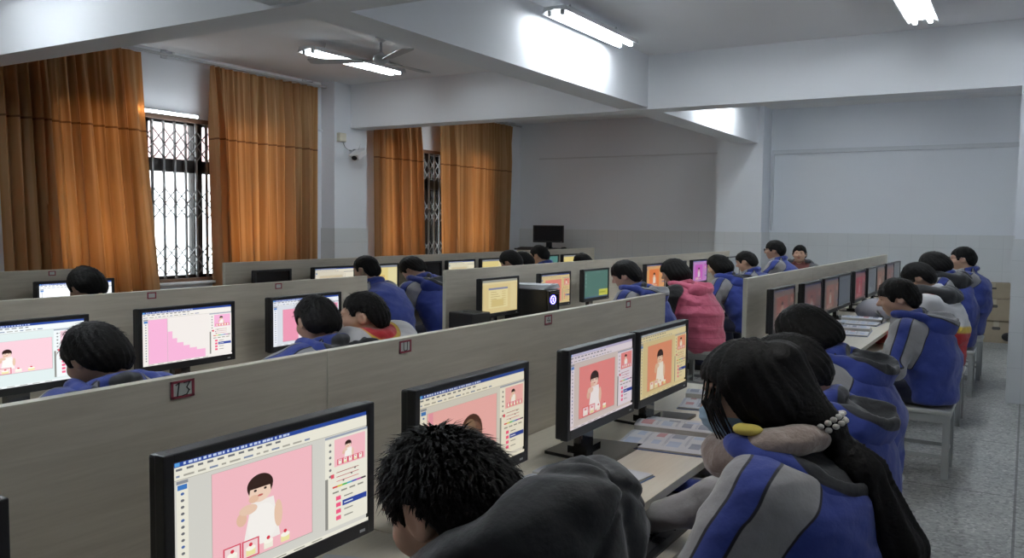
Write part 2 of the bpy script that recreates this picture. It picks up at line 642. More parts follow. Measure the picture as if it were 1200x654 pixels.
# security camera and its junction box on the column
jb = empty('junction_box', (PX, 7.36, 2.78), 0, 'small cream junction box high on the column between the windows', 'junction box')
MB().box(0, .05, -.055, .055, -.06, .06, bev=.006).build('box', plain('cream plastic', (.60, .58, .48), .5), jb)
MB().box(.05, .056, -.045, .045, -.05, .05, bev=.002).build('cover_plate', plain('cream plate', (.66, .64, .54), .5), jb)
MB().tube([(.02, .03, -.06), (.02, .06, -.12), (.02, .10, -.15), (.03, .17, -.16)], .004, 6).build('cable', M['fan'], jb)
cm = empty('security_camera', (PX, 7.55, 2.62), 0, 'white security camera on a bracket on the column between the windows', 'security camera')
MB().lathe([(.035, -.008), (.035, .008)], n=16).build('wall_plate', M['white'], cm)
MB().tube([(0, 0, 0), (.06, 0, .01), (.10, .0, -.02)], .011, 8).tube([(.10, 0, -.02), (.10, .05, .09)], .006, 6).build('bracket', M['pipe'], cm)
bd = MB()
Mx = Matrix.Translation((.12, .0, -.06)) @ Matrix.Rotation(R(-75), 4, 'Z') @ Matrix.Rotation(R(28), 4, 'Y') @ Matrix.Scale(1.35, 4)
bd.box(-.075, .095, -.036, .036, -.032, .032, bev=.012)
bd.box(-.075, .115, -.040, .040, .032, .038)
bd._xf(bd.bm.verts, Mx)
bd.build('camera_body', M['white'], cm)
ln = MB().tube([(.094, 0, 0), (.104, 0, 0)], .024, 14)
ln._xf(ln.bm.verts, Mx)
ln.build('lens', M['black'], cm)
# ------------------------------------------------------------ rows of desks
PT = 1.235                                             # top of the partitions
STROKES = {
    '13': [[(-.022, .022), (-.012, .03), (-.018, -.03)], [(.004, .028), (.022, .030), (.012, .006), (.020, -.008), (.012, -.026), (-.002, -.030)]],
    '11': [[(-.012, .028), (-.012, -.018), (-.004, -.028), (.010, -.024), (.012, .028)]],
    '4': [[(.006, .03), (-.014, -.006), (.016, -.006)], [(.006, .008), (.004, -.03)]],
    '': [],
}


def number_label(y, txt, parent, w=.044, h=.034, z=PT - .025):
    """a hand-numbered paper label in a red frame, stuck on the back of the board"""
    lb = MB().box(.0, .0012, y - w / 2, y + w / 2, z - h / 2, z + h / 2)
    for a in (-1, 1):
        lb.box(.0012, .002, y - w / 2, y + w / 2, z + a * (h / 2 - .003) - .003, z + a * (h / 2 - .003) + .003, mi=1)
        lb.box(.0012, .002, y + a * (w / 2 - .003) - .003, y + a * (w / 2 - .003) + .003, z - h / 2, z + h / 2, mi=1)
    for st in STROKES[txt]:
        for p, q in zip(st, st[1:]):
            d = Vector((q[0] - p[0], q[1] - p[1])).normalized() * .0022
            n = Vector((-d.y, d.x))
            P = [Vector(p) - d + n, Vector(p) - d - n, Vector(q) + d - n, Vector(q) + d + n]
            lb.quad([(.0024, y + v.x * .58 * w / .044, z + v.y * .42 * h / .034) for v in P], 2)
    return lb.build('number_label', [M['label'], M['red'], M['ink']], parent)


def partition(x, y0, y1, label, nums=()):
    t = empty('partition_panel', (x, (y0 + y1) / 2, 0), 0, label, 'partition', 'grey oak partitions between the computer rows')
    w = (y1 - y0) / 2 - .002
    MB().box(-.012, .012, -w, w, .06, PT - .003).build('board', M['laminate'], t)
    e = MB().box(-.0125, .0125, -w, w, PT - .003, PT)
    for s in (-1, 1):
        e.box(-.0125, .0125, s * w - .001, s * w + .001, .06, PT)
    e.build('edge_band', M['edge'], t)
    for s in (-.8, .8):
        MB().lathe([(.022, 0), (.022, .012), (.012, .02), (.012, .06)], (0, s * w, 0), 12).build('foot', M['black'], t)
    for y, n in nums:
        lb = number_label(y - (y0 + y1) / 2, n, t, *((.054, .042, PT - .030) if n == '13' else (.050, .040, PT - .028) if n else ()))
        lb.location.x = .0122
    return t


def desk(x, y0, y1, label):
    """worktop against the partition with keyboard tray, end boards and back"""
    t = empty('computer_desk', (x, (y0 + y1) / 2, 0), 0, label, 'desk', 'long computer desks')
    w = (y1 - y0) / 2 - .003
    MB().box(.014, .60, -w, w, .722, .75, mi=0).box(.60, .602, -w, w, .722, .75, mi=1).build('worktop', [M['top'], M['edge']], t)
    n = max(1, round((y1 - y0) / 1.1))
    for k in range(n + 1):
        y = -w + .012 + k * (2 * w - .024) / n
        MB().box(.016, .34, y - .011, y + .011, 0, .722).build('support_board', M['laminate'], t)
    for k in range(n):
        a = -w + .03 + k * (2 * w - .024) / n
        c = a + (2 * w - .024) / n - .036
        MB().box(.24, .69, a, c, .594, .612).box(.69, .693, a, c, .578, .618).build('keyboard_tray', M['laminate'], t)
        MB().box(.03, .045, a, c, .25, .70).build('modesty_board', M['dark'], t)
    return t


X1, X2, X3 = -1.40, -3.20, -4.95
ROWS = [
    (X1, -.70, 1.47, 'nearest partition, blank corner at lower left with the label 13 on its top edge', 'nearest desk with the biggest monitor, lower left of the photo', ((1.07, '13'),)),
    (X1, 1.47, 3.64, 'near partition behind the four nearest monitors, ending at the gap beside the pink vest', 'near desk holding the open textbooks beside the masked girl', ((1.76, '11'), (2.54, '4'), (3.22, ''))),
    (X1, 4.95, 6.72, 'partition on the right starting just past the gap, bare end facing the camera', 'right hand desk with two books and the grey backpack end', ()),
    (X1, 6.72, 8.50, 'middle partition board of the far right row', 'right hand desk in the middle of the far monitors', ()),
    (X1, 8.50, 10.72, 'last partition board of the right row, nearest the back wall', 'right hand desk at the back wall end of its row', ()),
    (X2, -.50, 1.55, 'second row partition cut off by the left edge of the photo', 'second row desk cut off by the left edge', ((1.50, ''),)),
    (X2, 1.55, 3.70, 'second row partition behind the pink mosaic monitor', 'second row desk with the pink mosaic monitor', ((2.31, ''), (3.03, ''))),
    (X2, 4.46, 6.50, 'second row partition behind the computer tower, starting past the gap', 'second row desk with the black computer tower', ()),
    (X2, 6.50, 8.50, 'second row partition behind the girl in the pink vest', 'second row desk in front of the girl in the pink vest', ()),
    (X2, 8.50, 10.54, 'second row partition board ending near the back wall pillar', 'second row desk nearest the back wall pillar', ()),
    (X3, 1.10, 3.19, 'third row partition at the left edge, in front of the gold curtains', 'third row desk at the left edge below the gold curtains', ((2.91, ''),)),
    (X3, 4.18, 6.30, 'third row partition starting right of the barred window, behind a dark monitor', 'third row desk with the dark low monitor', ()),
    (X3, 6.30, 8.30, 'third row partition below the second barred window', 'third row desk below the second barred window', ()),
    (X3, 8.30, 10.30, 'third row partition ending in front of the corner cabinet', 'third row desk in front of the corner cabinet', ()),
]
for x, y0, y1, l1, l2, nums in ROWS:
    partition(x, y0, y1, l1, nums)
    desk(x, y0, y1, l2)

# ------------------------------------------------------------------ monitors
class Screen:
    """flat picture shown by a monitor: coloured shapes on the unit square, later shapes on top"""

    def __init__(s, tint=(1, 1, 1), gain=1.0):
        s.sh = []
        s.t = tint
        s.g = gain

    def c(s, col):
        return tuple(v * t * s.g for v, t in zip(lin(col), s.t))

    def poly(s, pts, col):
        s.sh.append((pts, s.c(col)))

    def rect(s, u0, u1, v0, v1, col):
        s.poly([(u0, v0), (u1, v0), (u1, v1), (u0, v1)], col)

    def ell(s, u, v, a, b, col, n=22, a0=0, a1=360):
        s.poly([(u + a * math.cos(R(a0 + (a1 - a0) * k / n)), v + b * math.sin(R(a0 + (a1 - a0) * k / n))) for k in range(n + (a1 - a0 != 360))], col)

    def build(s, w, h, parent, x, z0, off=False):
        bm = bmesh.new()
        lay = bm.loops.layers.color.new('pix') if False else bm.loops.layers.float_color.new('pix')
        for k, (pts, col) in enumerate(s.sh):
            f = bm.faces.new([bm.verts.new((x + k * .00003, (u - .5) * w, (z0 + v * h) * ZS)) for u, v in pts])
            for lp in f.loops:
                lp[lay] = (*col, 1)
        me = bpy.data.meshes.new('screen')
        bm.to_mesh(me)
        bm.free()
        return link_mesh('screen', me, M['screen'], parent)


def baby(s, u, v, k, a=1.0, mir=1):
    """a toddler in a white dress, one hand to the mouth; k: height of the head"""
    r = k * .5
    w = r * .62 * a                                     # screen is wider than tall
    s.poly([(u - 1.5 * w, v - 4.6 * r), (u + 1.7 * w, v - 4.5 * r), (u + 1.15 * w, v - 1.0 * r), (u - .75 * w, v - 1.0 * r)], 'f4efec')
    s.ell(u + .2 * w, v - 3.0 * r, 1.25 * w, 1.7 * r, 'f7f3f0')
    s.ell(u + mir * 1.55 * w, v - 2.6 * r, .36 * w, 1.15 * r, 'e9c6ae')
    s.ell(u - mir * 1.55 * w, v - 2.1 * r, .42 * w, .55 * r, 'e4bda4')
    s.ell(u - mir * 1.0 * w, v - 1.45 * r, .75 * w, .42 * r, 'e9c8b2')
    s.ell(u, v - .1 * r, 1.0 * w, 1.02 * r, 'f0d2bf')
    s.ell(u - mir * .55 * w, v - .72 * r, .42 * w, .32 * r, 'e6bfa6')
    s.ell(u, v + .28 * r, 1.1 * w, .95 * r, '33211c', a0=-12, a1=192)
    s.poly([(u - 1.08 * w, v + .05 * r), (u - .92 * w, v - .35 * r), (u - .8 * w, v + .3 * r)], '33211c')
    s.poly([(u + 1.08 * w, v + .05 * r), (u + .92 * w, v - .45 * r), (u + .8 * w, v + .3 * r)], '33211c')
    for q in (-.42, .42):
        s.ell(u + q * w, v - .08 * r, .13 * w, .10 * r, '2a1c1a', 10)
    s.ell(u, v - .55 * r, .24 * w, .09 * r, 'c0625e', 10)


def cakes(s, u0, u1, v, h, n=4, frame='d8506a'):
    for k in range(n):
        c0 = u0 + (u1 - u0) * k / n
        c1 = c0 + (u1 - u0) / n * .86
        if k < 2 or n > 4:
            s.rect(c0 - .004, c1 + .004, v - h * .08, v + h * 1.05, frame)
            s.rect(c0 + .003, c1 - .003, v, v + h * .97, 'f3d5d8')
        m = (c0 + c1) / 2
        s.rect(m - (c1 - c0) * .30, m + (c1 - c0) * .30, v + h * .05, v + h * .45, 'efe6a8' if k % 2 else 'f2efe0')
        s.ell(m, v + h * .5, (c1 - c0) * .32, h * .16, 'fbf7ec', 12)
        s.ell(m, v + h * .72, (c1 - c0) * .12, h * .12, 'd83a50', 10)


def editor(s, bg='d3d2cc', canvas=(.16, .66, .10, .84), pink='f2b3bd', thumb=True, person=None, cakerow=True, layers=True, ui='ece9dc', tools=True, seed=1, cakeframe='d8506a', bar='2c4a9c'):
    rg = random.Random(seed)
    s.rect(0, 1, 0, 1, bg)
    s.rect(0, 1, .962, 1, bar)
    for k in range(24):
        u = .045 + k * .021
        s.rect(u, u + rg.uniform(.008, .018), .972, .990, 'c9d4ef')
    s.rect(.008, .028, .968, .994, '5aa0e0')
    s.rect(.0, 1, .922, .962, ui)
    u = .012
    for k in range(11):
        w = rg.uniform(.022, .04)
        s.rect(u, u + w, .934, .950, '6e7078')
        u += w + .018
    s.rect(.0, 1, .872, .922, ui)
    u = .012
    for k in range(13):
        w = rg.uniform(.014, .05)
        s.rect(u, u + w, .889, .903, 'a7a59c' if k % 3 else '7c8aa8')
        u += w + .016
    s.rect(0, 1, .868, .872, 'b1aea2')
    if tools:
        s.rect(.012, .060, .04, .862, ui)
        s.rect(.012, .060, .838, .862, '8b8f98')
        s.rect(.016, .056, .795, .832, '3f79c2')
        for k in range(15):
            v = .765 - k * .048
            s.ell(.036, v, .008, .011, '6f7076' if k % 4 else '4d6aa8', 8)
    u0, u1, v0, v1 = canvas
    s.rect(u0 - .002, u1 + .003, v0 - .005, v1 + .002, 'a5a39c')
    s.rect(u0, u1, v0, v1, pink)
    if person:
        baby(s, *person)
    if cakerow:
        cakes(s, u0 + (u1 - u0) * .10, u0 + (u1 - u0) * .80, v0 + (v1 - v0) * .02, (v1 - v0) * .17, frame=cakeframe)
    # palettes on the right
    s.rect(.735, 1, .06, .862, ui)
    s.rect(.735, .752, .06, .50, '8e8d88')
    s.rect(.735, 1, .842, .862, '9aa3b4')
    for k in range(6):
        s.ell(.765, .79 - k * .055, .008, .012, '7d7d80', 8)
    if thumb:
        s.rect(.79, .985, .585, .825, pink)
        baby(s, .875, .755, .06)
        cakes(s, .81, .97, .60, .045, 5)
    for k, c in enumerate(('9b3a44', 'b8586a', 'd06a78')):
        v = .53 - k * .038
        s.rect(.80, .94, v, v + .006, c)
        s.ell(.80 + .14 * rg.random(), v - .004, .006, .008, '55575c', 6)
    s.rect(.765, .785, .495, .53, 'e0556a')
    for k, c in enumerate(('d84a4a', 'd8c84a', '4ab85a', '4aa8c8', '4a50b8', 'b84aa0', '3a2a3a')):
        s.rect(.775 + k * .03, .805 + k * .03, .405, .420, c)
    if layers:
        for k in range(4):
            s.rect(.775 + k * .052, .812 + k * .052, .358, .372, '8d8b84')
        for k in range(4):
            v = .29 - k * .058
            if k == 1:
                s.rect(.835, .99, v - .006, v + .042, '2c459c')
            s.rect(.795, .825, v, v + .036, 'ef5a86')
            s.rect(.845, .90, v + .012, v + .022, 'dfe3ee' if k == 1 else '85847e')
    s.rect(0, 1, 0, .03, ui)
    for k in range(7):
        s.rect(.05 + k * .10, .11 + k * .10, .010, .020, '9b9a92')


def scr(kind, tint, gain, dull=None):
    s = Screen(tint, gain)
    if kind == 'main':
        editor(s, person=(.385, .62, .19), pink='f4bcc6')
    elif kind == 'head':
        editor(s, canvas=(.065, .70, .02, .80), pink='eeb4b4', cakerow=False)
        s.rect(.07, .105, .66, .80, 'e79ab0')
        s.ell(.445, .46, .105, .20, '4a3024')
        s.ell(.47, .42, .075, .15, '6b4a3a')
        s.ell(.43, .50, .055, .11, '7d6450')
        s.ell(.445, .24, .088, .13, 'ecccb8')
    elif kind == 'cakes':
        editor(s, bg='d2c8bf', canvas=(.13, .69, .10, .80), pink='ea8f8a', person=(.36, .58, .19), seed=4, cakeframe='d83a3a', ui='e6e0e6', bar='b9b4d2')
    elif kind == 'cakes2':
        editor(s, bg='dccb9f', canvas=(.15, .67, .08, .80), pink='e99a7c', person=(.41, .58, .19), seed=6, cakeframe='d8c060', ui='e8dcb4', bar='8c94a0')
    elif kind == 'wide':
        editor(s, bg='dde8e8', canvas=(.14, .72, .22, .74), pink='f6cdd8', person=(.36, .55, .11), seed=8, ui='eef2f4')
    elif kind == 'mosaic':
        editor(s, bg='efe9e6', canvas=(.06, .26, .03, .85), pink='f3b4d8', cakerow=False, seed=9, ui='f0ece8')
        for u0, u1, v1 in ((.26, .31, .60), (.31, .36, .46), (.36, .43, .37), (.43, .50, .30), (.50, .58, .24), (.58, .68, .19)):
            s.rect(u0, u1, .03, v1, 'f3b4d8')
    elif kind == 'pinkpage':
        editor(s, bg='dcdfe6', canvas=(.14, .70, .08, .78), pink='f09ab4', cakerow=False, seed=10, ui='eef0f4')
        s.rect(.36, .60, .10, .72, 'f6e6ea')
    elif kind == 'dialog':
        s.rect(0, 1, 0, 1, 'e4d2a0')
        s.rect(0, 1, .93, 1, '9ea2a0')
        s.rect(0, 1, .87, .93, 'e9dcb4')
        s.rect(0, .05, .05, .87, 'd9cb9c')
        s.rect(.80, .97, .05, .84, 'e8d9ac')
        s.rect(.18, .72, .14, .74, 'efe3b4')
        s.rect(.18, .72, .70, .76, '8f93b4')
        for k in range(7):
            s.rect(.24, .40 + .05 * (k % 3), .62 - k * .07, .635 - k * .07, 'b3a06c')
            s.rect(.55, .66, .62 - k * .07, .645 - k * .07, 'd6c48c')
        s.rect(.26, .60, .18, .40, 'dcca90')
    elif kind == 'green':
        s.rect(0, 1, 0, 1, '5d7f78')
        for k in range(4):
            s.rect(.05, .10, .82 - k * .14, .90 - k * .14, '7f9c98')
        s.rect(.62, 1, .04, .28, 'd6cf58')
        s.rect(.64, .90, .14, .19, 'a9a540')
        s.rect(0, 1, 0, .04, '4c6a8c')
    elif kind == 'photo':
        editor(s, bg='e2ded0', canvas=(.12, .70, .18, .74), pink='d8cdb4', cakerow=False, thumb=False, seed=12, ui='eeeadd')
        s.ell(.44, .42, .16, .12, '6b4a32')
        s.ell(.36, .52, .07, .09, '3a2a22')
        s.ell(.47, .56, .05, .07, '2e2420')
        s.ell(.56, .40, .08, .07, '8b3a3a')
        s.ell(.28, .38, .08, .05, '4a4a52')
    elif kind == 'plainyellow':
        s.rect(0, 1, 0, 1, 'ecdc9c')
        s.rect(0, 1, .92, 1, '8c94a8')
        s.rect(.3, .62, .4, .62, 'e2c07c')
        s.rect(.72, 1, .1, .9, 'efe6ba')
    elif kind == 'white':
        editor(s, bg='f4f8ff', canvas=(.10, .72, .10, .82), pink='f6f8ff', person=(.66, .42, .14), cakerow=False, thumb=False, seed=13, ui='f6f8fc')
    elif kind in ('orange', 'magenta', 'salmon', 'red', 'beige'):
        if dull:
            kind = 'dull'
        p = {'dull': dull or '', 'orange': 'eb8a52', 'magenta': 'd767c8', 'salmon': 'e7908a', 'red': 'd8647c', 'beige': 'd9a392'}[kind]
        bgc = {'dull': 'a89c98', 'orange': 'e6b478', 'magenta': 'd49ad8', 'salmon': 'e0cd9c', 'red': 'd9838f', 'beige': 'c9beb0'}[kind]
        editor(s, bg=bgc, canvas=(.14, .70, .06, .82), pink=p, person=(.42, .58, .16), seed=len(kind), ui=bgc)
    elif kind == 'grey':
        s.rect(0, 1, 0, 1, '8d97a6')
        s.rect(0, 1, .90, 1, 'aab2bc')
        s.rect(.08, .7, .1, .82, '9aa4b4')
        s.rect(.75, 1, .1, .85, 'a9afb8')
    elif kind == 'teal':
        s.rect(0, 1, 0, 1, '5c938c')
        s.rect(.1, .5, .5, .8, '6ea69c')
    return s


def monitor(x, y, label, kind, tint=(1, 1, 1), gain=.95, w=.48, h=.318, z0=.854, zb=.75, rz=0, group='black monitors along the desks', name='computer_monitor', dull=None):
    t = empty(name, (x, y, zb), rz, label, 'monitor', group)
    d = z0 - zb
    bz, bb = .019, .034                               # side and bottom bezel
    f = MB()
    f.box(-.012, .012, -w / 2, -w / 2 + bz, d, d + h, bev=.003)
    f.box(-.012, .012, w / 2 - bz, w / 2, d, d + h, bev=.003)
    f.box(-.012, .012, -w / 2 + bz * .8, w / 2 - bz * .8, d + h - bz, d + h, bev=.003)
    f.box(-.012, .0125, -w / 2 + bz * .8, w / 2 - bz * .8, d, d + bb, bev=.003)
    f.build('bezel', M['black'], t)
    k = MB()
    k.box(-.030, -.004, -w / 2 + .002, w / 2 - .002, d + .002, d + h - .002, bev=.006)
    k.box(-.058, -.028, -w * .30, w * .30, d + .05, d + h - .07, bev=.012)
    k.build('back_shell', M['black'], t)
    sw, sh = w - 2 * bz, h - bz - bb
    if kind == 'off':
        MB().box(-.004, .004, -sw / 2 - .002, sw / 2 + .002, d + bb - .002, d + bb + sh + .002).build('screen', M['offscreen'], t)
    else:
        scr(kind, tint, gain, dull).build(sw, sh, t, .006, d + bb)
    MB().box(.0125, .0135, w / 2 - .045, w / 2 - .030, d + .012, d + .018).build('power_button', M['fan'], t)
    MB().box(-.070, -.040, -.045, .045, .012, d + h * .45, bev=.008).build('neck', M['gloss'], t)
    bs = MB()
    bs.prism([(-.135, -.105), (-.135, .105), (.085, .135), (.085, -.135)], 'z', 0, .012)
    bs.prism([(-.085, -.05), (-.085, .05), (-.02, .05), (-.02, -.05)], 'z', .012, .026)
    bs.build('base_plate', M['gloss'], t)
    return t


XM = X1 + .30
A, Y_ = (1, .97, .92), (1, .93, .76)
D = .24                                                 # steep view dims these panels
MON = [
    (XM, .34, 'monitor cut off by the lower left corner of the photo', 'main', (1, 1, 1), .9),
    (XM, 1.045, 'largest nearest monitor showing a toddler in white on pink, lower left', 'main', (1, 1, .98), .95),
    (XM, 1.655, 'monitor half hidden behind the dark haired boy, showing a brown haired head', 'head', (1, .95, .85), .85),
    (XM, 2.355, 'monitor left of the open textbook, showing a toddler above a red row of cakes', 'cakes', (1, .94, .95), .78),
    (XM, 2.865, 'monitor with a yellowish screen at the end of the near partition', 'cakes2', (1, .95, .82), .72),
    (-1.235, 5.17, 'first monitor past the gap on the right hand desk, beside the dark head', 'beige', (1, .86, .80), D),
    (-1.2, 5.8, 'second monitor past the gap on the right hand desk', 'beige', (.95, .82, .85), D * .8),
    (-1.2, 6.42, 'third monitor past the gap, pinkish, behind the two books', 'salmon', (.95, .90, .85), D),
    (-1.2, 6.94, 'bluish grey monitor left of the grey backpack', 'grey', (.9, .95, 1), D * .7),
    (-1.2, 7.64, 'monitor with a crimson screen rising behind the grey backpack', 'red', (1, .62, .7), D * 1.1),
    (-1.2, 8.3, 'monitor just right of the crimson screen, thin and greyish', 'grey', (1, 1, 1), D * .8),
    (-1.2, 8.8, 'monitor with a beige screen, third from the far end of the right row', 'beige', (1, .95, .85), D),
    (-1.2, 9.45, 'monitor second from the far end of the right row', 'beige', (1, .85, .9), D * .8),
    (-1.2, 9.98, 'farthest monitor of the right row, nearest the back wall', 'grey', (1, 1, .95), D * .9),
]
XN = X2 + .20
MON += [
    (XN, 1.66, 'bright monitor cut off by the left edge, left of a dark haired head', 'wide', (.98, 1, 1), 1.1),
    (XN, 2.345, 'monitor showing a pink stepped mosaic on white', 'mosaic', (1, 1, .99), 1.05),
    (XN, 3.03, 'monitor with a pink page, mostly hidden by two leaning heads', 'pinkpage', (.97, .98, 1), 1.0),
    (XN, 4.81, 'yellow monitor showing a dialog box, left of the computer tower', 'dialog', (1, .97, .86), .82),
    (XN, 5.59, 'salmon and yellow monitor right of the computer tower', 'salmon', (1, .94, .82), .8),
    (XN, 6.29, 'monitor with a green desktop and a yellow note', 'green', (.9, 1, .95), .75),
    (XN, 7.58, 'orange monitor between the blue jacket boy and the girl in pink', 'orange', (1, .9, .8), .75),
    (XN, 8.18, 'small edge of a monitor showing behind the girl in pink', 'grey', (1, 1, 1), .5),
    (XN, 8.85, 'magenta monitor behind the girl in the pink vest', 'magenta', (.95, .9, 1), .7),
    (XN, 10.08, 'last monitor of the second row, behind a boy at the back', 'grey', (1, .98, .9), .5),
]
XO = X3 + .20
MON += [
    (XO, 2.25, 'black monitor edge at the far left, third row', 'off', (1, 1, 1), 1),
    (XO, 2.94, 'bright white monitor left of a dark head, third row at the left edge', 'white', (.97, .99, 1.0), 1.2),
    (XO, 5.11, 'monitor showing a group of small figures, left of the boy in blue', 'photo', (1, .97, .9), .85),
    (XO, 5.68, 'yellow monitor half hidden behind the leaning boy in blue', 'plainyellow', (1, .97, .86), .85),
    (XO, 6.33, 'switched off monitor behind the reading boy in blue', 'off', (1, 1, 1), 1),
    (XO, 6.90, 'cream monitor just past the start of the middle partition, third row', 'photo', (1, .97, .82), .85),
    (XO, 7.49, 'cream monitor left of two dark heads, third row', 'plainyellow', (1, .97, .85), .8),
    (XO, 8.68, 'teal green monitor right of the dark haired student in blue, third row', 'teal', (1, 1, 1), .7),
    (XO, 9.27, 'small yellow monitor, last lit one of the third row', 'plainyellow', (1, .95, .75), .8),
]
for x, y, lb, kd, ti, g in MON:
    monitor(x, y, lb, kd, ti, g, dull={'beige': 'c98f86', 'salmon': 'cf9286', 'red': 'd0536e'}.get(kd) if -1.3 < x < -1.15 else None, w=.53 if -1.3 < x < -1.15 else .48)
monitor(XO, 4.46, 'low dark switched off monitor right of the first barred window', 'off', w=.36, h=.25, z0=.922)

# corner cabinet with its own switched-off monitor
cb = empty('corner_cabinet', (-6.14, 11.25, 0), 0, 'tall pale cabinet at the back left corner carrying a dark monitor', 'cabinet')
MB().box(-.40, .40, -.28, .28, .05, 1.14).build('body', M['laminate'], cb)
MB().box(-.43, .43, -.31, .31, 1.14, 1.17, bev=.004).build('cabinet_top', M['dark'], cb)
for s in (-1, 1):
    d_ = MB().box(s * .20 - .19, s * .20 + .19, -.298, -.28, .08, 1.11, bev=.002).build('door', M['laminate'], cb)
    MB().tube([(s * .05, -.31, .60), (s * .05, -.31, .72)], .006, 8).build('handle', M['steel'], d_)
MB().box(-.38, .38, -.26, .26, 0, .05).build('plinth', M['dark'], cb)
monitor(-6.16, 11.25, 'switched off monitor standing on the cabinet in the back left corner', 'off', w=.47, h=.315, z0=1.275, zb=1.17, rz=R(-74), group='black monitors along the desks')


# --------------------------------------------------- keyboards, mice, towers
def keyboard(x, y, z, label):
    t = empty('keyboard', (x, y, z), 0, label, 'keyboard', 'black keyboards on the trays')
    MB().prism([(-.075, 0), (.075, 0), (.075, .010), (-.075, .022)], 'y', -.22, .22).build('case', M['black'], t)
    k, l = MB(), MB()
    for r in range(5):
        xx = -.055 + r * .026
        zz = .0205 - (xx + .075) * .08
        n = 15
        if r == 4:
            spans = [(-.21, -.16), (-.155, -.12), (-.115, .03), (.035, .07), (.075, .12)]
        else:
            spans = [(-.21 + i * .0235, -.21 + i * .0235 + .0195) for i in range(n)]
        spans += [(.150 + i * .0225, .150 + i * .0225 + .0185) for i in range(3)]
        for a, c in spans:
            k.box(xx - .010, xx + .010, a, c, zz - .004, zz + .006)
            if c - a < .03:
                l.box(xx - .006, xx + .000, a + .004, a + .011, zz + .0062, zz + .0066)
    kk = k.build('keys', M['key'], t)
    l.build('key_legends', M['legend'], kk)
    MB().tube([(-.07, .05, .012), (-.12, .06, .006), (-.19, .02, .006)], .0025, 6).build('cable', M['black'], t)
    return t


def mouse(x, y, z, label, led=True):
    t = empty('computer_mouse', (x, y, z), R(180), label, 'mouse', 'black mice on the trays')
    b = MB()
    prof = []
    bm = b.bm
    bmesh.ops.create_uvsphere(bm, u_segments=18, v_segments=10, radius=1)
    for v in bm.verts:
        v.co = Vector((v.co.x * .055, v.co.y * .031, max(0, v.co.z) * .036 * (1 - .25 * v.co.x) + .001))
    for f in bm.faces:
        f.smooth = True
    b.build('shell', M['black'], t)
    MB().tube([(.030, -.006, .032), (.030, .006, .032)], .006, 10).build('scroll_wheel', M['steel'], t)
    if led:
        MB().lathe([(.007, 0), (.006, .006), (.002, .009)], (-.045, 0, .019), 10).build('tail_light', M['led_red'], t)
    MB().tube([(.05, 0, .012), (.09, .01, .006), (.15, .0, .006)], .0022, 6).build('cable', M['black'], t)
    return t


KZ = .612
keyboard(-.82, 1.96, KZ, 'black keyboard on the tray under the masked girl\'s hands')
mouse(-.80, 2.30, KZ, 'black mouse with a red light beside the masked girl\'s keyboard')
keyboard(-.84, 5.05, KZ, 'black keyboard on the tray before the boy with blue striped sleeves')
mouse(-.82, 5.46, KZ, 'glowing red mouse on the tray beyond the profile boy\'s face')
mouse(-.80, 5.10, KZ, 'black mouse with a dim red light below the desk edge near the profile boy')
keyboard(-.84, 3.25, KZ, 'black keyboard on the tray in front of the blue hooded student')

keyboard(-6.30, 11.04, 1.17, 'black keyboard lying on the corner cabinet before its dark monitor').rotation_euler.z = R(-80)
mouse(-5.82, 11.10, 1.17, 'black mouse on the corner cabinet right of its dark monitor', led=False)

tw = empty('computer_tower', (-3.00, 5.24, .75), 0, 'black computer tower with a blue light standing beside the dialog box monitor', 'computer tower')
MB().box(-.17, .17, -.085, .085, .006, .30, bev=.006).build('case', M['black'], tw)
MB().box(.17, .185, -.083, .083, .010, .296, bev=.005).build('front_panel', M['gloss'], tw)
ring = MB()
for a0 in range(0, 360, 30):
    a1 = a0 + 24
    ring.tube([(.187, -.02 + .034 * math.cos(R(a)), .215 + .034 * math.sin(R(a))) for a in (a0, (a0 + a1) / 2, a1)], .0045, 6)
ring.tube([(.187, -.02, .198), (.187, -.02, .232)], .004, 6)
ring.build('blue_light', M['led_blue'], tw)
for k in range(2):
    MB().box(.185, .190, -.07, .07, .255 + k * .018, .267 + k * .018).build('drive_cover', M['black'], tw)
for a in (-.12, .12):
    MB().box(a - .02, a + .02, -.08, .08, 0, .006).build('foot', M['black'], tw)
pp = MB()
for k in range(6):
    Mx = Matrix.Translation((0, 0, k * .006)) @ Matrix.Rotation(R(-9 + k * 4), 4, 'Z')
    pp.box(-.15, .15, -.105, .105, 0, .0055, M=Mx)
tag(pp.build('paper_stack', M['paper'], None, (-3.0, 5.28, 1.051), R(4)), 'untidy stack of white papers lying on top of the computer tower', 'papers')
sp = empty('speaker_box', (-3.02, 4.62 - .12, .75), R(-8), 'small black box behind the dialog box monitor, at the end of the desk', 'speaker')
MB().box(-.10, .10, -.10, .08, .0, .17, bev=.008).build('case', M['black'], sp)
MB().lathe([(.055, -.002), (.05, .003), (.02, .0)], (0, 0, .172), 18).build('cone', M['dark'], sp)


